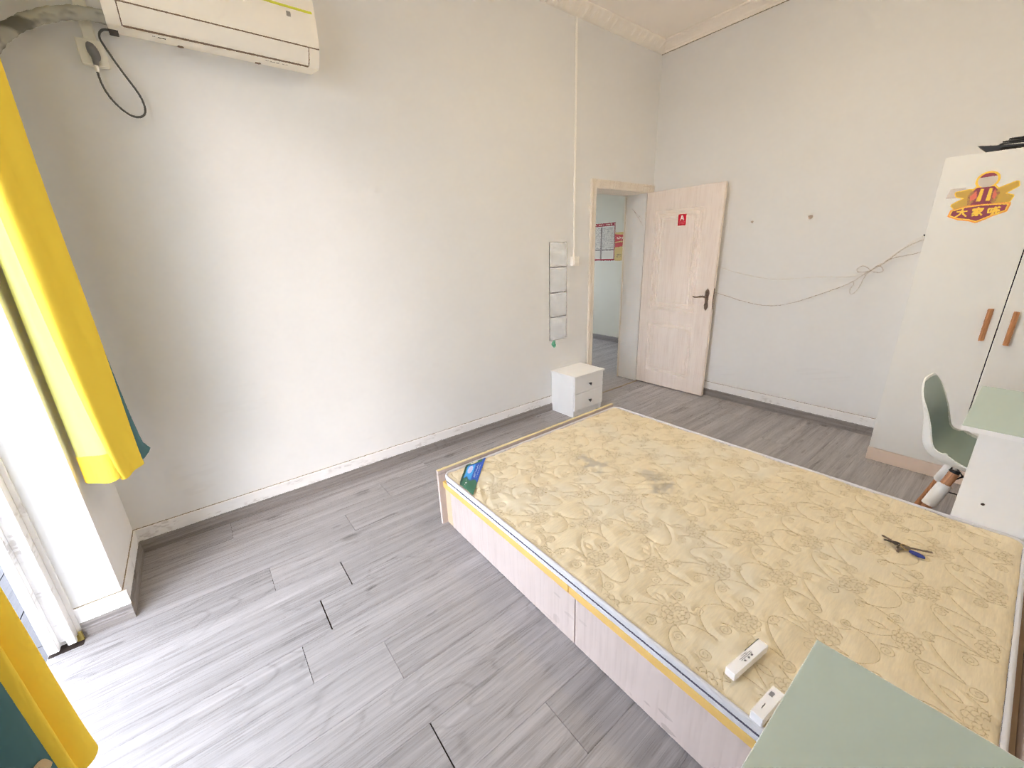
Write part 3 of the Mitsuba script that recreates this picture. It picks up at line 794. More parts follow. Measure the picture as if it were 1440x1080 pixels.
# ------------------------------------------------------------------ nightstand
ns = thing('nightstand', 'small white two-drawer nightstand beside the doorway', 'nightstand')
NX0, NX1, NY, NZ = 3.0716, 3.482, -0.3176, 0.4043
part(ns, 'top', bx(NX0, NX1, -0.001, NY, NZ - 0.016, NZ, 0.0015), 'white_melamine')
part(ns, 'side_panel', bx(NX0 + 0.010, NX0 + 0.026, -0.003, NY + 0.026, 0.0, NZ - 0.016, 0.001), 'white_melamine')
part(ns, 'side_panel', bx(NX1 - 0.026, NX1 - 0.010, -0.003, NY + 0.026, 0.0, NZ - 0.016, 0.001), 'white_melamine')
part(ns, 'back_panel', bx(NX0 + 0.026, NX1 - 0.026, -0.012, -0.003, 0.0, NZ - 0.016), 'white_melamine')
part(ns, 'plinth', bx(NX0 + 0.026, NX1 - 0.026, NY + 0.040, NY + 0.055, 0.0, 0.064), 'white_melamine')
for z0, z1, kz in ((0.232, 0.384, 0.303), (0.066, 0.228, 0.140)):
    dkey = part(ns, 'drawer', cat(bx(NX0 + 0.012, NX1 - 0.012, NY + 0.010, NY + 0.025, z0, z1, 0.001), bx(NX0 + 0.03, NX1 - 0.03, NY + 0.025, -0.02, z0 + 0.02, z1 - 0.03)), 'white_melamine')
    kb = trimesh.creation.icosphere(subdivisions=2, radius=0.014)
    kb.apply_scale([1, 0.7, 1])
    hrt = unary_union([Point(-0.007, 0.004).buffer(0.0085), Point(0.007, 0.004).buffer(0.0085), Polygon([(-0.0150, 0.001), (0.0150, 0.001), (0, -0.017)])])
    hm = place(extr(hrt, 0.006), (1, 0, 0), (0, 0, 1), (0, -1, 0), (3.275, NY - 0.008, kz))
    add(dkey + '__knob', cat(rod((3.275, NY + 0.011, kz), (3.275, NY - 0.009, kz), 0.005, 0.008), hm), 'knob_dark', label='dark heart-shaped knob')

# ------------------------------------------------------------------ bed frame
bd = thing('bed_frame', 'pale wood bed frame with drawer fronts and yellow worn edges under the mattress', 'bed')
BX0, BX1, BYH, BYF = 1.387, 2.914, -0.8511, -2.946
BZ = 0.3475
part(bd, 'head_panel', bx(BX0, BX1, BYH, BYH - 0.020, 0.0, BZ - 0.002), 'bed_wood')
part(bd, 'head_edge', bx(BX0, BX1, BYH - 0.0, BYH - 0.0205, BZ - 0.002, BZ, 0.0006), 'bed_top_edge')
part(bd, 'corner_filler', bx(BX0 + 0.034, BX0 + 0.050, BYH - 0.020, -0.945, 0.0, 0.236), 'bed_inner')
part(bd, 'corner_filler', bx(BX1 - 0.050, BX1 - 0.034, BYH - 0.020, -0.945, 0.0, 0.236), 'bed_inner')
part(bd, 'head_ledge', bx(BX0 + 0.047, BX1 - 0.047, BYH - 0.020, BYH - 0.032, 0.240, 0.272), 'bed_inner')
part(bd, 'foot_panel', bx(BX0, BX1, -2.936, BYF - 0.018, 0.0, BZ - 0.002), 'bed_wood')
part(bd, 'foot_edge', bx(BX0, BX1, -2.936, BYF - 0.018, BZ - 0.002, BZ, 0.0006), 'bed_top_edge')
for y0, y1 in ((BYH - 0.020, -1.8515), (-1.8545, -2.936)):
    part(bd, 'side_rail', bx(1.411, 1.434, y0, y1, 0.237, 0.274, 0.001), 'bed_edge', label='worn yellow edge strip')
part(bd, 'side_rail', bx(BX1 - 0.047, BX1 - 0.025, BYH - 0.020, -2.936, 0.237, 0.274, 0.001), 'bed_edge')
for y0, y1 in ((-0.942, -1.8855), (-1.8895, -2.93)):
    part(bd, 'drawer_front', bx(1.414, 1.432, y0, y1, 0.006, 0.2345, 0.0015), 'bed_wood')
    part(bd, 'drawer_front', bx(BX1 - 0.045, BX1 - 0.027, y0, y1, 0.006, 0.2345, 0.0015), 'bed_wood')
part(bd, 'base_carcass', bx(1.437, BX1 - 0.052, BYH - 0.062, -2.93, 0.02, 0.24), 'gap_dark')
part(bd, 'slatted_deck', bx(1.434, BX1 - 0.047, BYH - 0.060, -2.934, 0.25, 0.2735), 'bed_inner')

# ------------------------------------------------------------------ mattress
ms = thing('mattress', 'thin cream quilted mattress with white borders on the bed frame', 'mattress')
MX0, MX1, MY0, MY1, MZ0, MZ1 = 1.401, 2.917, -2.914, -0.884, 0.275, 0.338
RM = 0.055


def stitch_curves():
    rg = np.random.default_rng(11)
    C = []

    def rot(p, a):
        c, s = math.cos(a), math.sin(a)
        return p @ np.array([[c, s], [-s, c]])

    def spiral(c, r, turns, a0, sgn, tail):
        t = np.linspace(0, 1, int(26 * turns))
        rad = r * (0.12 + 0.88 * t)
        th = a0 + sgn * 2 * math.pi * turns * (t - 1)
        p = np.c_[rad * np.cos(th), rad * np.sin(th)] + c
        if tail is not None:
            e = p[-1]
            d = (p[-1] - p[-3]); d /= np.linalg.norm(d)
            q = np.linspace(0, 1, 16)[1:, None]
            m1 = e + d * np.linalg.norm(tail - e) * 0.55
            p = np.vstack([p, (1 - q) ** 2 * e + 2 * q * (1 - q) * m1 + q ** 2 * tail])
        return p

    flower = []
    for k, (r0, r1, n) in enumerate(((0.008, 0.020, 5), (0.018, 0.034, 7), (0.030, 0.047, 9))):
        for i in range(n):
            a = 2 * math.pi * (i + 0.4 * k) / n
            w = math.pi / n * 1.05
            t = np.linspace(-1, 1, 15)
            rad = r0 + (r1 - r0) * (1 - t ** 4) * (1 + 0.10 * np.cos(t * 9))
            flower.append(np.c_[rad * np.cos(a + t * w), rad * np.sin(a + t * w) * 0.86])
    j = 0
    for jj in range(-4, 10):
        y = -2.373 + 0.1666 * jj
        for ii in range(-2, 6):
            x = 1.701 + 0.292 * ii + (0.146 if jj % 2 else 0)
            c = np.array([x, y])
            a = rg.uniform(-0.5, 0.5)
            sc = rg.uniform(0.9, 1.08)
            for f in flower:
                C.append(rot(f * sc, a) + c)
            # scrolls with double lines around the flower
            for (dx, dy, r, tn, a0, sg, tx, ty) in ((-0.085, 0.030, 0.021, 2.0, 0.6, 1, -0.046, 0.010), (0.080, 0.036, 0.023, 2.1, 2.6, -1, 0.045, 0.015), (0.075, -0.045, 0.018, 1.8, 3.6, 1, 0.04, -0.02), (-0.070, -0.050, 0.019, 1.9, -0.5, -1, -0.036, -0.022)):
                cc = np.array([dx, dy]) + rg.uniform(-0.006, 0.006, 2)
                C.append(rot(spiral(cc, r, tn, a0, sg, np.array([tx, ty])), a * 0.4) + c)
            # leaf pair
            q = np.linspace(0, 1, 16)
            for sgn in (-1, 1):
                w = 0.011 * np.sin(math.pi * q) * sgn
                C.append(rot(np.c_[0.012 + w, 0.045 + 0.05 * q], a) + c)
    # long meandering quilting lines between the flower rows
    for k in range(-6, 24):
        y0 = -2.373 + 0.1666 * k + 0.083
        t = np.linspace(MX0 - 0.1, MX1 + 0.1, 420)
        ph = rg.uniform(0, 6.28)
        xx = t + 0.030 * np.sin(2 * math.pi * t / 0.146 * 1.0 + ph)
        yy = y0 + 0.052 * np.sin(2 * math.pi * t / 0.146 + 1.57 * (k % 2)) + 0.012 * np.sin(t * 23 + ph)
        C.append(np.c_[xx, yy])
    return C


curves = stitch_curves()
nx, ny = 495, 665
gu, gv = np.meshgrid(np.linspace(MX0 + 0.011, MX1 - 0.011, nx), np.linspace(MY0 + 0.011, MY1 - 0.011, ny), indexing='ij')
cxm, cym = (MX0 + MX1) / 2, (MY0 + MY1) / 2
hx, hy, rc = (MX1 - MX0) / 2 - 0.011, (MY1 - MY0) / 2 - 0.011, RM - 0.011
px, py = gu - cxm, gv - cym
ax_, ay_ = np.abs(px) - (hx - rc), np.abs(py) - (hy - rc)
cor = (ax_ > 0) & (ay_ > 0)
mxx = np.maximum(ax_, ay_)
ln = np.hypot(ax_, ay_)
f = np.where(cor, mxx / np.maximum(ln, 1e-9), 1)
px = np.where(cor, np.sign(px) * (hx - rc + ax_ * f), px)
py = np.where(cor, np.sign(py) * (hy - rc + ay_ * f), py)
GX, GY = px + cxm, py + cym
edge = np.where(cor, rc - mxx, np.minimum(hx - np.abs(px), hy - np.abs(py)))
from scipy.spatial import cKDTree


def resample(c, step):
    d = np.r_[0, np.cumsum(np.linalg.norm(np.diff(c, axis=0), axis=1))]
    n = max(int(d[-1] / step), 3)
    t = np.linspace(0, d[-1], n)
    return np.c_[np.interp(t, d, c[:, 0]), np.interp(t, d, c[:, 1])]


cs = [resample(c, 0.003) for c in curves]
def inside(c, m=0.02):
    return (c[:, 0] > MX0 + m) & (c[:, 0] < MX1 - m) & (c[:, 1] > MY0 + m) & (c[:, 1] < MY1 - m)
pts = np.vstack(cs)
pts = pts[inside(pts, 0.0)]
dist, _ = cKDTree(pts).query(np.c_[GX.ravel(), GY.ravel()], k=1, distance_upper_bound=0.06)
dist = np.minimum(dist, 0.06).reshape(GX.shape)
P3 = np.stack([GX, GY, 0 * GX], -1)
big = meshkit.fbm(P3 * [2.5, 3.5, 1], 3, seed=5) - 0.5
wr_ = meshkit.fbm(P3 * [9, 22, 1], 3, seed=8) - 0.5
pull = np.exp(-(((GX - 2.13) / 0.12) ** 2 + ((GY + 1.72) / 0.10) ** 2)) * np.sin((GX * 0.8 + GY) * 120) * 0.004 + np.exp(-(((GX - 1.47) / 0.05) ** 2 + ((GY + 1.15) / 0.10) ** 2)) * np.sin((GX * 1.2 - GY * 0.6) * 90) * 0.006


def top_z(d, e, bg, w, pl):
    puff = 0.0052 * (1 - np.exp(-(d / 0.011) ** 1.2)) + 0.0022 * (1 - np.exp(-(d / 0.03) ** 2))
    drop = 0.010 * np.exp(-np.maximum(e, 0) / 0.010)
    return MZ1 - 0.007 + puff + 0.010 * bg + 0.0035 * w + pl - drop


GZ = top_z(dist, edge, big, wr_, pull)
part(ms, 'quilted_top', grid_mesh(np.stack([GX, GY, GZ], -1)), 'mattress_fabric', True)
from scipy.interpolate import RegularGridInterpolator
zi = RegularGridInterpolator((np.linspace(MX0 + 0.011, MX1 - 0.011, nx), np.linspace(MY0 + 0.011, MY1 - 0.011, ny)), GZ, bounds_error=False, fill_value=MZ1)
tv, tf, base = [], [], 0
for c in cs:
    ok = inside(c, 0.03)
    idx = np.flatnonzero(ok)
    if len(idx) < 4:
        continue
    for seg in np.split(idx, np.flatnonzero(np.diff(idx) > 1) + 1):
        if len(seg) < 4:
            continue
        p2 = c[seg]
        z = zi(p2)
        t = np.gradient(p2, axis=0)
        t /= np.linalg.norm(t, axis=1, keepdims=True) + 1e-9
        nrm = np.c_[-t[:, 1], t[:, 0]]
        w = 0.0008
        V = np.stack([np.c_[p2 + nrm * w, z - 0.0006], np.c_[p2, z + 0.0009], np.c_[p2 - nrm * w, z - 0.0006]], 1)
        g = grid_mesh(V)
        tv.append(g.vertices); tf.append(g.faces + base); base += len(g.vertices)
part(ms, 'stitching', trimesh.Trimesh(np.vstack(tv), np.vstack(tf), process=False), 'stitch_thread', label='raised floral and scroll quilting stitches')
if True:
    labels['mattress__stitching']['kind'] = 'stuff'


def ring(inset0, zprof):
    """band round the mattress: zprof = [(inset, z)...]"""
    rows = []
    for ins, z in zprof:
        poly = rrect(MX0 + ins, MX1 - ins, MY0 + ins, MY1 - ins, RM - ins, 10)
        n = 260
        ex = poly.exterior
        q = np.array([ex.interpolate(k / n, normalized=True).coords[0] for k in range(n)])
        rows.append(np.c_[q, np.full(n, z)])
    return grid_mesh(np.array(rows), close=True)


part(ms, 'border_tape', ring(0, [(0.012, 0.3115), (0.002, 0.312), (0.0, 0.315), (0.0, 0.331), (0.002, 0.3365), (0.006, 0.3385), (0.011, 0.3375), (0.014, 0.326)]), 'white_tape', True)
part(ms, 'border_tape', ring(0, [(0.016, 0.2755), (0.009, 0.276), (0.005, 0.281), (0.004, 0.295), (0.005, 0.304), (0.012, 0.306)]), 'white_tape', True)
part(ms, 'piping', ring(0, [(0.010, 0.3055), (0.001, 0.306), (-0.0006, 0.3085), (0.001, 0.3110), (0.010, 0.3115)]), 'dark_mesh', True)
part(ms, 'side_mesh', ring(0, [(0.014, 0.276), (0.011, 0.28), (0.011, 0.326), (0.014, 0.330)]), 'dark_mesh')

# brand patch across the corner
pa, pb = np.array([1.405, -1.115]), np.array([1.565, -0.935])      # corner side edge
pc_, pd_ = np.array([1.405, -1.225]), np.array([1.690, -0.940])
n1, n2 = 40, 14
V = np.zeros((n1, n2, 3)); UVp = np.zeros((n1, n2, 2))
pa, pb, pc_, pd_ = np.array([1.418, -1.052]), np.array([1.555, -0.899]), np.array([1.416, -1.185]), np.array([1.695, -0.899])
for i in range(n1):
    for j in range(n2):
        a, b = i / (n1 - 1), j / (n2 - 1)
        q = (pa * (1 - a) + pb * a) * (1 - b) + (pc_ * (1 - a) + pd_ * a) * b
        z = MZ1 + 0.0045 + 0.0012 * math.sin(a * 7 + b * 3)
        e = min(q[0] - MX0 - 0.008, MY1 - 0.011 - q[1])
        V[i, j] = (q[0], q[1], z - 0.010 * math.exp(-max(e, 0) / 0.010))
        UVp[i, j] = (a, b)
part(ms, 'brand_label', grid_mesh(V), 'patch_print', True, 'green and blue printed fabric label across the corner', uv=UVp.reshape(-1, 2))

# ------------------------------------------------------------------ small boxes and keys on the mattress
def small_box(label, centre, ang, sx, sy, sz, strip, marks):
    k = thing('paper_box', label, 'box', 'small white boxes on the mattress')
    M = np.eye(4)
    M[:3, :3] = trimesh.transformations.rotation_matrix(ang, [0, 0, 1])[:3, :3]
    M[:3, 3] = centre
    def tr(m):
        m = m.copy(); m.apply_transform(M); return m
    part(k, 'carton', tr(bx(-sx / 2, sx / 2, -sy / 2, sy / 2, 0, sz, 0.0012)), 'paper_white')
    if strip:
        part(k, 'black_strip', tr(bx(sx * 0.06, sx / 2 - 0.001, sy / 2 - 0.0005, sy / 2 + 0.0008, sz * 0.45, sz + 0.0004)), 'black_plastic')
    for nm, mm, bars in marks:
        part(k, nm, tr(cat(*[bx(a, b, c, d, sz - 0.0002, sz + 0.0004) for a, b, c, d in bars])), mm)


small_box('long slim white box lying on the mattress, black strip on one edge', (1.552, -2.431, 0.3385), -0.135, 0.165, 0.028, 0.026, True,
          [('print', 'print_grey', [(-0.03, 0.022, 0.004, 0.006), (-0.03, 0.022, 0.0, 0.002), (-0.02, 0.012, 0.008, 0.0095)]), ('print', 'print_dark', [(-0.022, -0.016, -0.007, -0.002), (-0.004, 0.002, -0.007, -0.002), (0.010, 0.017, -0.007, -0.002)])])
small_box('short white box at the mattress edge, half behind the mint tabletop', (1.460, -2.520, 0.3385), -0.10, 0.11, 0.030, 0.028, False,
          [('print', 'print_dark', [(-0.030, -0.010, 0.001, 0.003)]), ('print', 'print_grey', [(0.02, 0.036, 0.000, 0.010)])])

ky = thing('key_ring', 'bunch of keys with blue tag lying on the mattress', 'keys')
KS = np.array([0.043, 0.002])
kc = np.array([2.447, -2.608]) + KS; kz = 0.3435
th = np.linspace(0, 2 * math.pi, 30)
part(ky, 'ring', tube(np.c_[kc[0] + 0.015 * np.cos(th), kc[1] - 0.012 + 0.015 * np.sin(th), kz + 0.006 + 0.004 * np.sin(th)], 0.0013, 6), 'brass', True)


def key(tip, zoff, mname, bow=0.013, label=None):
    d = np.array(tip) + KS - kc
    ln_ = np.linalg.norm(d); d = d / ln_
    nrm = np.array([-d[1], d[0]])
    bl = [Point(0.014, 0).buffer(bow, quad_segs=4).difference(Point(0.008, 0).buffer(0.004)), sbox(0.022, -0.004, ln_, 0.0035)]
    for t_ in np.arange(0.036, ln_ - 0.006, 0.008):
        bl.append(Polygon([(t_, -0.003), (t_ + 0.003, -0.0068), (t_ + 0.006, -0.003)]))
    m = place(extr(unary_union(bl), 0.0026), (d[0], d[1], 0.0), (nrm[0], nrm[1], 0), (0, 0, 1), (kc[0], kc[1], kz + zoff))
    part(ky, 'key', m, mname, label=label)


key((2.470, -2.545), 0.004, 'key_steel')
key((2.400, -2.606), 0.000, 'key_steel', 0.011)
key((2.440, -2.556), 0.007, 'dark_metal', 0.012)
key((2.487, -2.690), 0.003, 'key_steel', 0.014)
d = np.array([2.4305, -2.676]) + KS - kc
ln_ = np.linalg.norm(d); d /= ln_
tagp = Point(0, 0).buffer(1, quad_segs=10)
from shapely import affinity
tagp = affinity.translate(affinity.scale(tagp, 0.024, 0.0115), ln_ - 0.022, 0)
part(ky, 'tag', place(extr(tagp, 0.004), (d[0], d[1], 0), (-d[1], d[0], 0), (0, 0, 1), (kc[0], kc[1], kz)), 'tag_blue', label='oval dark blue tag')

# ------------------------------------------------------------------ desks
def desk(label, tx0, tx1, ty0, ty1, px0, pyo, screw):
    k = thing('desk', label, 'desk', 'mint topped desks')
    part(k, 'tabletop', bx(tx0, tx1, ty0, ty1, 0.729, 0.7505, 0.0012), 'mint_top', label='pale mint tabletop')
    e = 0.0006
    part(k, 'edge_band', cat(bx(tx0 - e, tx1 + e, ty0, ty0 + e, 0.7295, 0.7495), bx(tx0 - e, tx0, ty0, ty1, 0.7295, 0.7495), bx(tx1, tx1 + e, ty0, ty1, 0.7295, 0.7495), bx(tx0 - e, tx1 + e, ty1 - e, ty1, 0.7295, 0.7495)), 'white_edge')
    part(k, 'side_panel', bx(px0, px0 + 0.018, ty0 - pyo, ty1 + 0.02, 0.0, 0.729, 0.001), 'white_melamine')
    part(k, 'side_panel', bx(tx1 - 0.035, tx1 - 0.017, ty0 - pyo, ty1 + 0.02, 0.0, 0.729, 0.001), 'white_melamine')
    part(k, 'end_panel', bx(px0 + 0.018, tx1 - 0.035, ty1 + 0.02, ty1 + 0.036, 0.25, 0.729, 0.001), 'white_melamine')
    if screw:
        part(k, 'screw_cap', rod((px0 - 0.0008, -2.77, 0.429), (px0 + 0.002, -2.77, 0.429), 0.006), 'dark_metal')


desk('mint topped white desk at the right edge, behind the bed and chair', 2.908, 3.65, -2.643, -3.75, 2.9186, 0.052, True)
desk('mint topped white desk in the near foreground beside the bed', 0.86, 1.336, -2.5985, -3.75, 0.90, 0.10, False)

# ------------------------------------------------------------------ chair
ch = thing('chair', 'white moulded shell chair with wooden legs tucked at the right desk', 'chair')
XC, YC, CHROT = 3.355, -2.688, 0.05
prof = np.array([(-0.222, 0.822), (-0.214, 0.775), (-0.196, 0.70), (-0.180, 0.62), (-0.172, 0.55), (-0.155, 0.490), (-0.115, 0.446), (-0.05, 0.425), (0.04, 0.420), (0.13, 0.428), (0.20, 0.425), (0.245, 0.400)])
wid = np.array([0.150, 0.186, 0.198, 0.202, 0.206, 0.214, 0.226, 0.234, 0.236, 0.232, 0.218, 0.185])
nsv, ntv = 60, 41
t0 = np.r_[0, np.cumsum(np.linalg.norm(np.diff(prof, axis=0), axis=1))]
tt = np.linspace(0, t0[-1], nsv)
pf = CubicSpline(t0, prof)(tt)
wd = CubicSpline(t0, wid)(tt)
sn = tt / t0[-1]
wd *= np.sqrt(np.clip(1 - ((0.09 - sn).clip(0) / 0.09) ** 2.2 * 0.55, 0, 1))
wd *= np.sqrt(np.clip(1 - ((sn - 0.94).clip(0) / 0.06) ** 2.2 * 0.45, 0, 1))
tg = np.gradient(pf, axis=0); tg /= np.linalg.norm(tg, axis=1, keepdims=True)
nf = np.c_[-tg[:, 1], tg[:, 0]]
nf *= np.sign(nf[:, :1] * 0.7 + nf[:, 1:] * 0.7 + 1e-9)          # towards the sitter: forward and up
s_ = np.linspace(-1, 1, ntv)
curl = np.interp(sn, [0, 0.15, 0.4, 0.55, 0.75, 0.9, 1], [0.008, 0.030, 0.062, 0.098, 0.055, 0.024, 0.0])
V = np.zeros((nsv, ntv, 3))
for i in range(nsv):
    q = np.abs(s_) ** 2.6 * curl[i]
    fz = pf[i][None] + nf[i][None] * q[:, None]
    lx_ = s_ * wd[i] * (1 - 0.06 * np.abs(s_) ** 3)
    V[i] = np.c_[XC + lx_ * math.cos(CHROT) - fz[:, 0] * math.sin(CHROT), YC - lx_ * math.sin(CHROT) - fz[:, 0] * math.cos(CHROT), fz[:, 1]]
base = grid_mesh(V)
vn = np.zeros_like(V.reshape(-1, 3))
fn_ = np.cross(base.vertices[base.faces[:, 1]] - base.vertices[base.faces[:, 0]], base.vertices[base.faces[:, 2]] - base.vertices[base.faces[:, 0]])
for k in range(3):
    np.add.at(vn, base.faces[:, k], fn_)
vn /= np.linalg.norm(vn, axis=1, keepdims=True)
if vn.reshape(nsv, ntv, 3)[nsv * 2 // 3, ntv // 2, 2] < 0:
    vn = -vn
vn = vn.reshape(nsv, ntv, 3)


def solid(Vin, N, t_in, t_out):
    A, B = Vin + N * t_in, Vin - N * t_out
    n, m = A.shape[:2]
    loop = [(0, j) for j in range(m)] + [(i, m - 1) for i in range(1, n)] + [(n - 1, j) for j in range(m - 2, -1, -1)] + [(i, 0) for i in range(n - 2, 0, -1)]
    ra = np.array([A[i, j] for i, j in loop]); rb = np.array([B[i, j] for i, j in loop])
    rim = grid_mesh(np.stack([ra, rb]), close=True)
    return cat(grid_mesh(A), grid_mesh(B[:, ::-1]), rim)


part(ch, 'shell', solid(V, vn, 0.0, 0.006), 'shell_white', 40)
part(ch, 'inner_face', solid(V[1:-1, 1:-1], vn[1:-1, 1:-1], 0.0012, -0.0002), 'shell_mint', 40, 'grey-green inner face')
tops = [(sx * 0.125, sf * 0.075) for sx in (-1, 1) for sf in (-1, 1)]
for sx, sf in ((-1, -1), (1, -1), (-1, 1), (1, 1)):
    top = np.array([XC + sx * 0.125, YC - sf * 0.028, 0.405]); bot = np.array([XC + sx * 0.235, YC - sf * 0.135, 0.0])
    lk = part(ch, 'leg', tube([top, top * 0.5 + bot * 0.5, bot], [0.020, 0.019, 0.014], 14), 'leg_wood', 40)
    if sf < 0:
        a, b = top * 0.85 + bot * 0.15, top * 0.56 + bot * 0.44
        add(lk + '__foam_wrap', tube([a, (a + b) / 2, b], [0.027, 0.0285, 0.028], 14), 'plastic_white', 40, 'white wrap around the leg')
    part(ch, 'leg_bracket', tube([top + [0, 0, -0.006], top + [-sx * 0.006, 0, 0.012]], [0.017, 0.021], 10), 'black_metal', 40)
def lp_(sx, sf, t_):
    top = np.array([XC + sx * 0.125, YC - sf * 0.028, 0.405]); bot = np.array([XC + sx * 0.235, YC - sf * 0.135, 0.0])
    return top * (1 - t_) + bot * t_
for a, b in (((-1, -1, 0.60), (-1, 1, 0.60)), ((1, -1, 0.60), (1, 1, 0.60)), ((-1, -1, 0.6), (1, -1, 0.14)), ((1, -1, 0.6), (-1, -1, 0.14)), ((-1, 1, 0.6), (1, 1, 0.14)), ((1, 1, 0.6), (-1, 1, 0.14)), ((-1, -1, 0.14), (1, 1, 0.14)), ((1, -1, 0.14), (-1, 1, 0.14))):
    part(ch, 'brace_wire', rod(lp_(*a), lp_(*b), 0.0035, sides=8), 'black_metal', 30)

# ------------------------------------------------------------------ wardrobe
wd_ = thing('wardrobe', 'tall pale wardrobe with wooden tab handles against the right wall', 'wardrobe')
WX, WY0, WYG, WY1, WZ = 4.0768, -2.2171, -2.6173, -3.0175, 1.9196
part(wd_, 'carcass', bx(WX + 0.020, L - 0.016, WY0 - 0.002, WY1 + 0.002, 0.0, WZ - 0.002), 'wardrobe_door')
part(wd_, 'gap', bx(WX + 0.016, WX + 0.0202, WYG - 0.01, WYG + 0.01, 0.10, WZ - 0.004), 'gap_dark')
dk = part(wd_, 'door', bx(WX, WX + 0.018, WY0, WYG + 0.0022, 0.094, WZ, 0.001), 'wardrobe_door')
dk2 = part(wd_, 'door', bx(WX, WX + 0.018, WYG - 0.0022, WY1, 0.094, WZ, 0.001), 'wardrobe_door')
part(wd_, 'plinth', bx(WX + 0.001, WX + 0.019, WY0 + 0.004, WY1, 0.0, 0.092, 0.001), 'plinth_wood')


def tab(root, yc, z0, z1, flip):
    w = 0.0115
    pr = [(WX, -w), (WX - 0.004, -w), (WX - 0.020, -w * 0.5 * 1.0), (WX - 0.026, w * 0.2), (WX - 0.024, w), (WX - 0.016, w), (WX - 0.012, w * 0.2), (WX, w * 0.2)]
    pr = [(x, yc + flip * y) for x, y in pr]
    m = prism(pr, 'z', z0, z1)
    add(root + '__handle', m, 'handle_wood', 30, 'orange-brown wooden tab handle')


tab(dk, -2.572, 0.912, 1.095, 1)
tab(dk2, -2.668, 0.898, 1.086, -1)

# festive sticker: gold edged banner with lettering and a plain emblem above
fs = thing('paper_sticker', 'gold-edged plum and yellow paper sticker on the left wardrobe door', 'sticker')
O = np.array([-2.408, 1.690])


def sp(pts):      # local (right, up) in metres to (y, z)
    return [(O[0] - a, O[1] + b) for a, b in pts]


def put(name, poly, lift, m, label=None):
    part(fs, name, on_right(poly, 0.0006, WX - lift), m, label=label)


head = Point(*sp([(0.0, 0.088)])[0]).buffer(0.036)
fanL = unary_union([Polygon(sp([(-0.03, 0.02), (-0.055, 0.042), (-0.105, 0.034), (-0.098, 0.020), (-0.05, 0.005)])), Polygon(sp([(-0.03, 0.0), (-0.060, 0.004), (-0.108, -0.028), (-0.095, -0.045), (-0.045, -0.03)]))]).buffer(0.006)
fanR = unary_union([Polygon(sp([(0.03, 0.02), (0.055, 0.038), (0.108, 0.062), (0.112, 0.048), (0.06, 0.008)])), Polygon(sp([(0.03, 0.0), (0.065, 0.012), (0.104, -0.004), (0.098, -0.025), (0.045, -0.03)]))]).buffer(0.006)
body_ = Polygon(sp([(-0.030, 0.050), (0.030, 0.050), (0.055, 0.02), (0.048, -0.03), (-0.048, -0.03), (-0.055, 0.02)])).buffer(0.004)
ban = Polygon(sp([(-0.112, -0.085), (-0.108, -0.058), (-0.06, -0.042), (0.0, -0.036), (0.06, -0.036), (0.105, -0.040), (0.100, -0.075), (0.06, -0.092), (0.03, -0.110), (0.0, -0.125), (-0.03, -0.112), (-0.07, -0.105)])).buffer(0.005)
put('gold_backing', unary_union([head.buffer(0.008), fanL.buffer(0.003), fanR.buffer(0.003), body_.buffer(0.007), ban]).buffer(0.001), 0.0003, 'gold', 'bright gold backing')
put('orange_rim', ban.difference(ban.buffer(-0.005)), 0.0006, 'orange_rim')
put('fan', fanL, 0.0006, 'gold_deep')
put('fan', fanR, 0.0006, 'gold_deep')
put('jacket', body_, 0.0006, 'plum')
put('jacket_panel', Polygon(sp([(-0.016, 0.046), (-0.004, 0.046), (-0.004, -0.018), (-0.022, -0.018)])).union(Polygon(sp([(0.016, 0.046), (0.028, 0.046), (0.030, -0.018), (0.014, -0.018)]))), 0.0012, 'gold')
put('sleeve', Polygon(sp([(-0.05, 0.012), (-0.03, 0.04), (-0.022, 0.0), (-0.045, -0.015)])), 0.0012, 'rose')
put('sleeve', Polygon(sp([(0.05, 0.012), (0.036, 0.04), (0.034, 0.0), (0.045, -0.015)])), 0.0012, 'rose')
put('emblem', head, 0.0006, 'tape_clear')
put('emblem_cap', head.intersection(Polygon(sp([(-0.05, 0.102), (0.05, 0.108), (0.05, 0.14), (-0.05, 0.14)]))), 0.0012, 'plum')
put('banner', ban.buffer(-0.010), 0.0006, 'plum')


def strokes(lines, cx_, cz_, s, w):
    return unary_union([LineString(sp([(cx_ + a * s, cz_ + b * s) for a, b in l])).buffer(w) for l in lines])


g1 = [[(-0.9, 0.35), (0.9, 0.35)], [(0, 1), (0, 0.35), (-0.35, -0.4), (-0.95, -0.95)], [(0, 0.3), (0.4, -0.4), (0.95, -0.9)]]
g2 = [[(0, 1.05), (0, 0.8)], [(-0.9, 0.45), (-0.9, 0.75), (0.9, 0.75), (0.8, 0.45)], [(-0.6, 0.42), (0.6, 0.42)], [(0.1, 0.42), (-0.7, -0.05)], [(-0.1, 0.25), (0.2, -0.2), (0.15, -0.95), (-0.15, -0.85)], [(0.05, -0.02), (-0.8, -0.45)], [(0.15, -0.35), (-0.75, -0.9)], [(0.75, 0.2), (0.25, -0.1)], [(0.3, -0.05), (0.9, -0.85)]]
g3 = [[(-0.95, 0.6), (-0.95, -0.35), (-0.45, -0.35), (-0.45, 0.6), (-0.95, 0.6)], [(-0.2, 0.6), (0.95, 0.75)], [(0.15, 0.95), (0.45, 0.25), (0.95, 0.1)], [(0.75, 0.95), (0.0, 0.15)], [(-0.15, -0.1), (0.95, -0.05)], [(0.15, -0.1), (-0.2, -0.9)], [(0.5, -0.1), (0.55, -0.8), (0.95, -0.8), (0.98, -0.5)]]
for gl, cx_ in ((g1, -0.064), (g2, -0.004), (g3, 0.056)):
    put('character', strokes(gl, cx_, -0.072, 0.0205, 0.0038), 0.0012, 'gold')
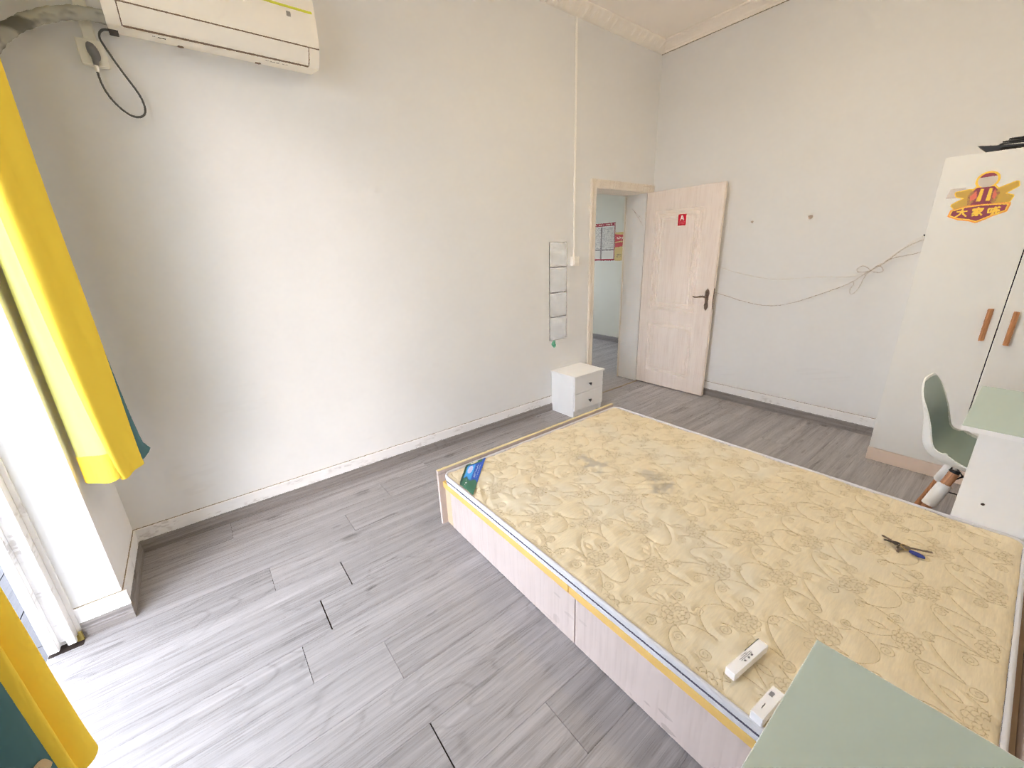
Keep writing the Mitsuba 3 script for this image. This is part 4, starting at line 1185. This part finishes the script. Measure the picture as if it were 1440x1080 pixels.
put('clear_tape', Polygon(sp([(-0.135, 0.06), (-0.075, 0.06), (-0.085, 0.01), (-0.145, 0.01)])), 0.0, 'tape_clear')

# black hangers and a black plastic piece lying on the wardrobe
zt = WZ
tray = thing('plastic_tray', 'flat black plastic piece with pointed end lying on the wardrobe edge', 'tray')
pp = [(-2.330, zt + 0.040), (-2.372, zt + 0.003), (-2.402, zt + 0.0), (-2.424, zt + 0.014), (-2.52, zt + 0.012), (-2.70, zt + 0.012), (-2.70, zt + 0.017), (-2.52, zt + 0.018), (-2.41, zt + 0.028), (-2.365, zt + 0.033)]
part(tray, 'plate', on_right(Polygon(pp), 0.14, WX + 0.150), 'black_plastic')
rib = [(-2.345, zt + 0.052), (-2.41, zt + 0.046), (-2.55, zt + 0.034), (-2.72, zt + 0.030)]
def hanger(label, yc, x0, z0, s):
    k = thing('clothes_hanger', label, 'hanger', 'black hangers lying on the wardrobe')
    bar = spline([(x0, yc + 0.19, z0), (x0 + 0.05, yc + 0.09, z0 + 0.004), (x0 + 0.075, yc, z0 + 0.006), (x0 + 0.05, yc - 0.09, z0 + 0.004), (x0, yc - 0.19, z0), (x0 - 0.006, yc - 0.12, z0), (x0 - 0.006, yc + 0.12, z0), (x0, yc + 0.19, z0)], 60)
    part(k, 'frame', tube(bar, 0.0042, 8), 'black_plastic', True)
    hk = [(x0 + 0.075 + 0.02 * t_, yc + 0.022 * math.sin(t_ * 1.5), z0 + 0.006 + 0.003 * math.sin(t_ * 0.9)) for t_ in np.linspace(0, 3.4, 24)]
    part(k, 'hook', tube(hk, 0.003, 8), 'black_metal', True)
    lp2 = [(x0, yc + 0.10 + 0.024 * t_, z0 + 0.002 + 0.006 * math.sin(math.pi * t_) * s) for t_ in np.linspace(0, 1, 16)]
    part(k, 'notch', tube(lp2, 0.004, 8), 'black_plastic', True)


hanger('nearest edge of the black plastic hangers lying on the wardrobe', -2.60, WX + 0.022, zt + 0.033, 1.0)
hanger('middle one of the black plastic hangers lying on the wardrobe', -2.61, WX + 0.022, zt + 0.0425, 1.0)
hanger('topmost of the black plastic hangers lying on the wardrobe', -2.63, WX + 0.022, zt + 0.052, 1.0)

# ------------------------------------------------------------------ unseen ceiling lamp, added as warm fill for the room
la = thing('added_fill_lamp', 'unseen round white lamp added on the ceiling as fill light', 'lamp')
part(la, 'base', rod((2.7, -1.9, H), (2.7, -1.9, H - 0.03), 0.20, 0.20, 32), 'plastic_white', 30)
dm = trimesh.creation.cylinder(radius=0.19, height=0.05, sections=40)
dm.apply_translation([2.7, -1.9, H - 0.055])
key_ = unique(la + '__diffuser')
scene[key_] = mikit.ply(dm, 'plastic_white')
scene[key_]['emitter'] = {'type': 'area', 'radiance': rgb([FILL_POWER * v for v in (1.0, 0.83, 0.59)])}
